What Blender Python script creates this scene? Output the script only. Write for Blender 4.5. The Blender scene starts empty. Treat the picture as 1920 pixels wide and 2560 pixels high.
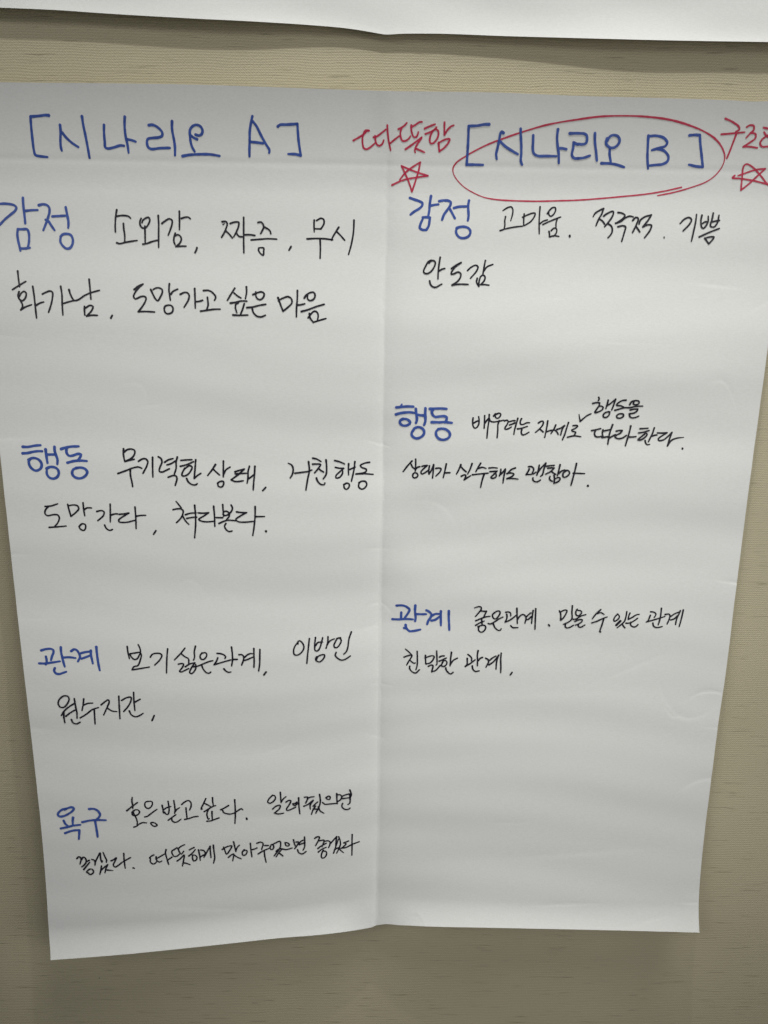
import bpy, math, random
import numpy as np
from mathutils import Matrix, Vector

# ---------------------------------------------------------------- camera
# wall coordinates: X to the right and Z up from the lower sheet's upper left
# corner, the wall lies in the plane Y = 0 and the room is on its -Y side
CAM_LOC=[0.32806, -0.67095, -0.18119]
CAM_ROWS=[[0.999872, -0.012527, -0.009968], [-0.00685, 0.228043, -0.973627], [0.014469, 0.97357, 0.227928]]
CAM_F=1950.0
S = bpy.context.scene
cd = bpy.data.cameras.new("camera")
cd.sensor_fit = 'VERTICAL'
cd.sensor_height = 24.0
cd.lens = CAM_F / 2560.0 * 24.0
cd.clip_start, cd.clip_end = 0.01, 50
cam = bpy.data.objects.new("camera", cd)
S.collection.objects.link(cam)
m = Matrix.Identity(4)
for i in range(3):
    for j in range(3):
        m[i][j] = CAM_ROWS[i][j]
    m[i][3] = CAM_LOC[i]
cam.matrix_world = m
S.camera = cam

# ---------------------------------------------------------------- light
S.view_settings.view_transform = 'Standard'
S.view_settings.look = 'None'
S.view_settings.exposure = 0.09
S.view_settings.gamma = 1
wd = bpy.data.worlds.new("World"); S.world = wd; wd.use_nodes = True
bg = wd.node_tree.nodes["Background"]
bg.inputs[0].default_value = (0.95, 0.98, 1.0, 1)
bg.inputs[1].default_value = 0.085

def aim(o, loc, tgt):
    o.location = loc
    d = Vector(tgt) - Vector(loc)
    o.rotation_euler = d.to_track_quat('-Z', 'Y').to_euler()

def area(name, loc, tgt, power, sx, sy, col):
    l = bpy.data.lights.new(name, 'AREA'); l.shape = 'RECTANGLE'; l.size = sx; l.size_y = sy
    l.energy = power; l.color = col
    o = bpy.data.objects.new(name, l); S.collection.objects.link(o); aim(o, loc, tgt); return o

def spot(name, loc, tgt, power, radius, angle, col):
    l = bpy.data.lights.new(name, 'SPOT'); l.energy = power; l.shadow_soft_size = radius
    l.spot_size = math.radians(angle); l.spot_blend = 1.0; l.color = col
    o = bpy.data.objects.new(name, l); S.collection.objects.link(o); aim(o, loc, tgt); return o

# ceiling downlight just above the sheets, fill spots added overhead and behind the viewer
LAMP = (1.0, 0.99, 0.95)
for nm, loc, tgt, pw, an, rad in (
        ("ceiling_downlight", (0.42, -0.39, 0.67), (0.35, 0, -0.05), 9.6, 150, 0.014),
        ("overhead_fill", (0.7, -0.6, 1.1), (0.45, 0, -0.43), 64, 35, 0.42),  # added soft fill from above, mostly for the lower half
        ("fill_left", (-0.6, -1.3, 0.6), (0.15, 0, -0.34), 43, 34, 0.4),  # added fill, balances the tone of the left half
        ("fill_back_right", (1.3, -1.5, 0.3), (0.5, 0, -0.40), 31, 35, 0.4),  # fill spot, lifts the middle from behind the viewer
        ("fill_right", (1.6, -1.0, -0.3), (0.5, 0, -0.4), 20, 60, 0.4)):  # fill spot standing in for the light from the right
    spot(nm, loc, tgt, pw, rad, an, LAMP)

# ---------------------------------------------------------------- helpers
def tag(o, label=None, cat=None, group=None, kind=None):
    if label: o['label'] = label
    if cat: o['category'] = cat
    if group: o['group'] = group
    if kind: o['kind'] = kind
    return o

def mesh_obj(name, verts, faces, mat, parent=None, smooth=True):
    me = bpy.data.meshes.new(name)
    me.from_pydata([tuple(map(float, v)) for v in verts], [], faces)
    if smooth:
        me.polygons.foreach_set("use_smooth", [True]*len(me.polygons))
    me.materials.append(mat)
    me.update()
    o = bpy.data.objects.new(name, me); S.collection.objects.link(o)
    if parent: o.parent = parent
    return o

def new_mat(name):
    mt = bpy.data.materials.new(name); mt.use_nodes = True
    nt = mt.node_tree
    return mt, nt, nt.nodes["Principled BSDF"]

def node(nt, typ, **kw):
    n = nt.nodes.new(typ)
    for k, v in kw.items():
        if k in n.inputs: n.inputs[k].default_value = v
        else: setattr(n, k, v)
    return n

def mapped(nt, scale, rot=(0, 0, 0)):
    tc = node(nt, "ShaderNodeTexCoord")
    mp = node(nt, "ShaderNodeMapping")
    mp.inputs["Scale"].default_value = scale
    mp.inputs["Rotation"].default_value = rot
    nt.links.new(tc.outputs["Object"], mp.inputs[0])
    return mp.outputs[0]

def math_(nt, op, a, b=None):
    n = node(nt, "ShaderNodeMath", operation=op)
    for i, x in enumerate((a, b)):
        if x is None: continue
        if isinstance(x, (int, float)): n.inputs[i].default_value = x
        else: nt.links.new(x, n.inputs[i])
    return n.outputs[0]

def ramp(nt, src, stops):
    r = node(nt, "ShaderNodeValToRGB")
    el = r.color_ramp.elements
    while len(el) < len(stops): el.new(0.5)
    for e, (p, c) in zip(el, stops):
        e.position = p; e.color = (*c, 1)
    nt.links.new(src, r.inputs[0])
    return r.outputs[0]

def noise(nt, vec, scale, detail=2.0, rough=0.5):
    n = node(nt, "ShaderNodeTexNoise", Scale=scale, Detail=detail, Roughness=rough)
    nt.links.new(vec, n.inputs["Vector"])
    return n.outputs["Fac"]

# ---------------------------------------------------------------- materials
def wall_material():
    """woven wall covering: fine basket weave with a faint twill and short dark slubs"""
    mt, nt, b = new_mat("woven_wall_fabric")
    obj = mapped(nt, (1, 1, 1))
    sep = node(nt, "ShaderNodeSeparateXYZ"); nt.links.new(obj, sep.inputs[0])
    X, Z = sep.outputs[0], sep.outputs[2]
    wob = noise(nt, mapped(nt, (30, 1, 60)), 1.0, 3)
    wob2 = noise(nt, mapped(nt, (60, 1, 22)), 1.0, 3)
    weft = math_(nt, 'SINE', math_(nt, 'ADD', math_(nt, 'MULTIPLY', Z, 2*math.pi/0.0020), math_(nt, 'MULTIPLY', wob, 11.0)))
    warp = math_(nt, 'SINE', math_(nt, 'ADD', math_(nt, 'MULTIPLY', X, 2*math.pi/0.0019), math_(nt, 'MULTIPLY', wob2, 11.0)))
    dg = math_(nt, 'ADD', math_(nt, 'MULTIPLY', X, 2*math.pi/0.0036), math_(nt, 'MULTIPLY', Z, -2*math.pi/0.0031))
    twill = math_(nt, 'SINE', math_(nt, 'ADD', dg, math_(nt, 'MULTIPLY', wob, 5.0)))
    cell = math_(nt, 'MULTIPLY', weft, warp)
    slub = noise(nt, mapped(nt, (26, 1, 420)), 1.0, 2, 0.55)
    slub_m = ramp(nt, slub, [(0.29, (1, 1, 1)), (0.38, (0, 0, 0))])
    fine = noise(nt, mapped(nt, (520, 1, 700)), 1.0, 2, 0.6)
    h = math_(nt, 'ADD', math_(nt, 'MULTIPLY', weft, 0.42), math_(nt, 'MULTIPLY', cell, 0.50))
    h = math_(nt, 'ADD', h, math_(nt, 'MULTIPLY', twill, 0.20))
    h = math_(nt, 'ADD', h, math_(nt, 'MULTIPLY', fine, 1.5))
    h = math_(nt, 'SUBTRACT', h, math_(nt, 'MULTIPLY', slub_m, 0.7))
    bp = node(nt, "ShaderNodeBump", Strength=0.5, Distance=0.00021)
    nt.links.new(h, bp.inputs["Height"]); nt.links.new(bp.outputs[0], b.inputs["Normal"])
    big = noise(nt, mapped(nt, (6, 1, 7)), 1.0, 3)
    yarn = math_(nt, 'ADD', math_(nt, 'MULTIPLY', h, 0.17), math_(nt, 'ADD', math_(nt, 'MULTIPLY', big, 0.25), 0.28))
    col = ramp(nt, yarn, [(0.25, WALL_DARK), (0.75, WALL_LIGHT)])
    mx = node(nt, "ShaderNodeMixRGB", blend_type='MULTIPLY'); mx.inputs[0].default_value = 0.28
    nt.links.new(col, mx.inputs[1])
    nt.links.new(ramp(nt, slub, [(0.29, (0.22, 0.21, 0.17)), (0.38, (1, 1, 1))]), mx.inputs[2])
    nt.links.new(mx.outputs[0], b.inputs["Base Color"])
    b.inputs["Roughness"].default_value = 0.62
    b.inputs["Specular IOR Level"].default_value = 0.35
    return mt

def paper_material():
    mt, nt, b = new_mat("white_bond_paper")
    f1 = noise(nt, mapped(nt, (420, 420, 900)), 1.0, 3, 0.6)
    f2 = noise(nt, mapped(nt, (30, 30, 60)), 1.0, 3, 0.55)
    h = math_(nt, 'ADD', math_(nt, 'MULTIPLY', f1, 1.0), math_(nt, 'MULTIPLY', f2, 3.0))
    bp = node(nt, "ShaderNodeBump", Strength=0.35, Distance=0.00012)
    nt.links.new(h, bp.inputs["Height"]); nt.links.new(bp.outputs[0], b.inputs["Normal"])
    nt.links.new(ramp(nt, f1, [(0.3, (0.80, 0.807, 0.79)), (0.7, (0.85, 0.857, 0.84))]), b.inputs["Base Color"])
    b.inputs["Roughness"].default_value = 0.75
    b.inputs["Specular IOR Level"].default_value = 0.25
    return mt

def ink_material(name, dark, light, alpha, rough=0.45):
    mt, nt, b = new_mat(name)
    f = noise(nt, mapped(nt, (260, 260, 260)), 1.0, 3, 0.6)
    nt.links.new(ramp(nt, f, [(0.3, dark), (0.7, light)]), b.inputs["Base Color"])
    b.inputs["Roughness"].default_value = rough
    b.inputs["Specular IOR Level"].default_value = 0.3
    b.inputs["Alpha"].default_value = alpha
    return mt

WALL_DARK, WALL_LIGHT = (0.405, 0.363, 0.247), (0.635, 0.572, 0.403)
M_WALL = wall_material()
M_PAPER = paper_material()
INK = {'blue': ink_material("blue_marker_ink", (0.036, 0.078, 0.33), (0.060, 0.125, 0.46), 0.92),
       'red': ink_material("red_marker_ink", (0.50, 0.024, 0.065), (0.64, 0.042, 0.105), 0.91),
       'black': ink_material("black_marker_ink", (0.006, 0.006, 0.012), (0.015, 0.015, 0.026), 0.97)}
M_HOLE, _nt, _b = new_mat("dark_pin_hole")
_b.inputs["Base Color"].default_value = (0.01, 0.009, 0.008, 1)
_nf = noise(_nt, mapped(_nt, (900, 900, 900)), 1.0)
_nt.links.new(_nf, _b.inputs["Roughness"])

HOLE = (0.0504, 0.8321)
WRINKLES=[
  (0.6484, 0.3936, 0.14, 0.0163, 0.0025, 0.0009, 0.0),
  (0.559, 0.4723, -0.436, 0.026, 0.0052, 0.00035, 0.0),
  (0.6284, 0.4955, -0.14, 0.015, 0.003, 0.0008, 0.3),
  (0.6122, 0.5209, 0.175, 0.0226, 0.006, 0.0005, -0.6),
  (0.6512, 0.532, 0.087, 0.0133, 0.0027, 0.0008, 0.0),
  (0.6027, 0.5202, 0.0, 0.0113, 0.0038, 0.0004, -1.0),
  (0.6319, 0.5826, -0.262, 0.0269, 0.0062, 0.0007, 0.4),
  (0.5156, 0.7134, -0.052, 0.0239, 0.0032, 0.0006, 0.0),
  (0.3705, 0.7263, 0.0, 0.0152, 0.0036, -0.0004, 1.6),
  (0.5887, 0.7276, -0.209, 0.0201, 0.0036, 0.0005, 0.0),
  (0.6352, 0.711, 0.0, 0.012, 0.0028, 0.0005, 0.0),
  (0.0159, 0.7629, 0.96, 0.032, 0.0048, 0.0011, 0.2),
  (0.0484, 0.7839, 0.175, 0.0161, 0.0048, 0.0008, -0.8),
  (0.092, 0.7623, 0.0, 0.016, 0.0036, 0.0006, 0.8),
  (0.2727, 0.7429, -0.175, 0.024, 0.0056, 0.0004, 0.0),
  (0.2767, 0.756, 0.349, 0.0161, 0.0036, 0.0005, 0.5),
  (0.1651, 0.3958, 0.0, 0.0143, 0.005, 0.00024, 0.9),
  (0.0183, 0.1905, 0.07, 0.02, 0.003, 0.0003, 0.0),
  (0.1118, 0.1891, 0.035, 0.0401, 0.0023, 0.00012, 0.0),
  (0.0138, 0.2745, -0.052, 0.0206, 0.0041, 0.00048, 0.0),
  (0.0115, 0.3742, 0.0, 0.0177, 0.0025, 0.00036, 0.0),
  (0.0134, 0.4318, 0.0, 0.0217, 0.0036, 0.00024, 0.0),
  (0.1329, 0.2292, 0.698, 0.0136, 0.0054, 0.00027, 0.8),
  (0.1388, 0.246, -0.175, 0.0136, 0.0027, 0.00021, 0.0),
  (0.3306, 0.2761, 0.262, 0.0087, 0.0017, 0.00048, 0.0),
  (0.33, 0.3676, 0.0, 0.0089, 0.0021, 0.00042, 0.0),
  (0.3325, 0.4184, 0.175, 0.0109, 0.0025, 0.00048, 0.5),
  (0.3254, 0.4397, -0.209, 0.0219, 0.0066, 0.00036, 0.0),
  (0.6042, 0.1422, 0.087, 0.02, 0.004, 0.00048, 0.0),
  (0.6426, 0.1561, -0.524, 0.0134, 0.004, 0.00048, 0.0),
  (0.5316, 0.1887, 0.035, 0.0304, 0.003, 0.00018, 0.0),
  (0.6092, 0.2175, 0.0, 0.0137, 0.0048, 0.00036, 1.0),
  (0.4753, 0.1537, 0.0, 0.01, 0.0033, 0.00018, 0.0),
  (0.3841, 0.3268, 0.524, 0.0211, 0.007, 0.0003, 0.4),
  (0.3335, 0.4948, 0.087, 0.0093, 0.0022, 0.00036, 0.0),
  (0.3323, 0.5479, 0.349, 0.0113, 0.0026, 0.0003, 0.0),
  (0.4536, 0.6297, 0.0, 0.0155, 0.0023, 0.00018, 0.0),
  (0.5238, 0.6599, -0.087, 0.0785, 0.0102, 0.00042, 0.0),
  (0.1815, 0.7219, 0.087, 0.0595, 0.0103, 0.0006, 0.0),
  (0.2154, 0.6255, 0.035, 0.0772, 0.0116, 0.00024, 0.0),
  (0.4826, 0.4971, -0.052, 0.097, 0.0127, 0.0003, 0.0),
  (0.0229, 0.5347, 0.087, 0.0224, 0.0075, 0.00042, 0.0),
  (0.2397, 0.5572, -0.349, 0.0189, 0.0053, 0.00024, 0.0),
  (0.0016, 0.5227, 1.047, 0.0223, 0.0067, 0.00036, 0.0),
]
EDGE_TOP=[(0.00693, 0.00197), (0.02508, 0.00209), (0.03748, 0.00215), (0.04326, 0.00215), (0.06149, 0.00208), (0.07974, 0.00193), (0.09799, 0.00177), (0.11042, 0.00169), (0.11625, 0.00166), (0.13451, 0.00156), (0.15277, 0.00148), (0.17104, 0.00145), (0.18344, 0.00148), (0.18931, 0.00151), (0.20758, 0.00168), (0.22586, 0.00193), (0.24416, 0.00221), (0.26248, 0.00249), (0.27488, 0.00266), (0.28082, 0.00274), (0.29918, 0.00298), (0.31756, 0.00323), (0.32691, 0.00346), (0.33595, 0.00355), (0.35436, 0.00329), (0.37277, 0.00317), (0.39119, 0.00306), (0.40963, 0.00305), (0.42204, 0.00315), (0.4281, 0.00323), (0.44661, 0.0036), (0.46514, 0.00402), (0.47759, 0.00424), (0.48369, 0.00432), (0.50224, 0.00449), (0.52079, 0.00459), (0.53935, 0.0047), (0.55179, 0.00481), (0.55794, 0.00487), (0.57655, 0.00504), (0.59522, 0.00534), (0.59836, 0.00541), (0.61398, 0.00594), (0.61555, 0.00594), (0.62629, 0.00552), (0.63248, 0.00552), (0.65131, 0.00618)]
EDGE_BOTTOM=[(0.0264, 0.76465), (0.04355, 0.76374), (0.06075, 0.76281), (0.07797, 0.76186), (0.09077, 0.76124), (0.09516, 0.76095), (0.11245, 0.75974), (0.12974, 0.75852), (0.14708, 0.75722), (0.15802, 0.75641), (0.16446, 0.75592), (0.18188, 0.7546), (0.19934, 0.75323), (0.20317, 0.75293), (0.21686, 0.7518), (0.23443, 0.75033), (0.24107, 0.74981), (0.2521, 0.74892), (0.26981, 0.74759), (0.27928, 0.74675), (0.28752, 0.74602), (0.30516, 0.74592), (0.30977, 0.74612), (0.32293, 0.74683), (0.32901, 0.74692), (0.33945, 0.74319), (0.34084, 0.74265), (0.35593, 0.73939), (0.35858, 0.73879), (0.37612, 0.73604), (0.38622, 0.73523), (0.39365, 0.73476), (0.41116, 0.73375), (0.42867, 0.73314), (0.43157, 0.73312), (0.44627, 0.73317), (0.46389, 0.73327), (0.48152, 0.73342), (0.49916, 0.73359), (0.50764, 0.73368), (0.51681, 0.73378), (0.53445, 0.73396), (0.5521, 0.73414), (0.56974, 0.73431), (0.58378, 0.73447), (0.58738, 0.73452), (0.60507, 0.73484), (0.62274, 0.73512), (0.63984, 0.7344)]
EDGE_LEFT=[(0.00693, 0.00197), (0.00468, 0.01825), (0.00295, 0.03527), (0.00175, 0.05295), (0.00154, 0.07136), (0.00228, 0.09035), (0.0032, 0.10956), (0.00361, 0.11583), (0.00473, 0.12905), (0.00664, 0.14869), (0.00811, 0.16838), (0.0089, 0.18821), (0.00958, 0.20826), (0.01015, 0.22856), (0.01075, 0.24911), (0.01129, 0.26992), (0.01224, 0.28684), (0.01241, 0.29079), (0.01319, 0.31199), (0.0137, 0.33356), (0.0143, 0.35538), (0.01454, 0.36659), (0.01462, 0.37766), (0.01493, 0.40028), (0.01555, 0.423), (0.01689, 0.44546), (0.01715, 0.45117), (0.01802, 0.46834), (0.01892, 0.49175), (0.01962, 0.51464), (0.01963, 0.51566), (0.0198, 0.54056), (0.02068, 0.56499), (0.02104, 0.57345), (0.02189, 0.58924), (0.02268, 0.61427), (0.02301, 0.62891), (0.02323, 0.63966), (0.02327, 0.66584), (0.02312, 0.68724), (0.02304, 0.69243), (0.02308, 0.71841), (0.02285, 0.73343), (0.02299, 0.74479), (0.0264, 0.76465)]
EDGE_RIGHT=[(0.65131, 0.00618), (0.65338, 0.02196), (0.65495, 0.0384), (0.65603, 0.05543), (0.6562, 0.07313), (0.65532, 0.09138), (0.6552, 0.09344), (0.65437, 0.1098), (0.65354, 0.12836), (0.65197, 0.14716), (0.64988, 0.16606), (0.64817, 0.185), (0.64792, 0.1899), (0.64736, 0.20407), (0.64713, 0.22342), (0.64708, 0.24306), (0.64674, 0.26293), (0.6458, 0.28287), (0.64501, 0.30304), (0.64495, 0.32373), (0.64507, 0.32921), (0.64556, 0.34504), (0.64532, 0.36622), (0.64479, 0.38751), (0.64479, 0.38772), (0.6443, 0.40475), (0.64425, 0.40905), (0.64426, 0.43118), (0.64407, 0.45342), (0.64406, 0.4763), (0.64389, 0.48421), (0.64349, 0.49936), (0.64246, 0.5224), (0.64243, 0.52316), (0.64208, 0.54599), (0.64165, 0.56964), (0.64163, 0.57102), (0.64127, 0.59383), (0.64119, 0.61877), (0.64118, 0.63856), (0.64111, 0.64369), (0.64094, 0.66847), (0.64094, 0.68764), (0.64106, 0.6931), (0.64093, 0.71532), (0.64091, 0.71611), (0.64053, 0.72521), (0.63984, 0.7344)]
EDGE_UPPER=[(0.00694, -0.05148), (0.0254, -0.05091), (0.04011, -0.05048), (0.0438, -0.05038), (0.06212, -0.05005), (0.08036, -0.04966), (0.08198, -0.04962), (0.0986, -0.04893), (0.11185, -0.04832), (0.1169, -0.04811), (0.13529, -0.04736), (0.15372, -0.04665), (0.17215, -0.04601), (0.18412, -0.04563), (0.19057, -0.04544), (0.20899, -0.04501), (0.2274, -0.04461), (0.2323, -0.04451), (0.2458, -0.04423), (0.26424, -0.04381), (0.27453, -0.04347), (0.28276, -0.04317), (0.29884, -0.04229), (0.30137, -0.04207), (0.31105, -0.04108), (0.32006, -0.03985), (0.3233, -0.0394), (0.33004, -0.03855), (0.33878, -0.03893), (0.34166, -0.03911), (0.35747, -0.03947), (0.36612, -0.03954), (0.37617, -0.03951), (0.39487, -0.03915), (0.41357, -0.03866), (0.42117, -0.03849), (0.43224, -0.03828), (0.45086, -0.03791), (0.46943, -0.03752), (0.47593, -0.03738), (0.48798, -0.03713), (0.50653, -0.0368), (0.52514, -0.03657), (0.54384, -0.03648), (0.54901, -0.03648), (0.56262, -0.03652), (0.58143, -0.03662), (0.60019, -0.03669), (0.61894, -0.03672), (0.62273, -0.03674), (0.63791, -0.03687), (0.65701, -0.03708)]
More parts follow.
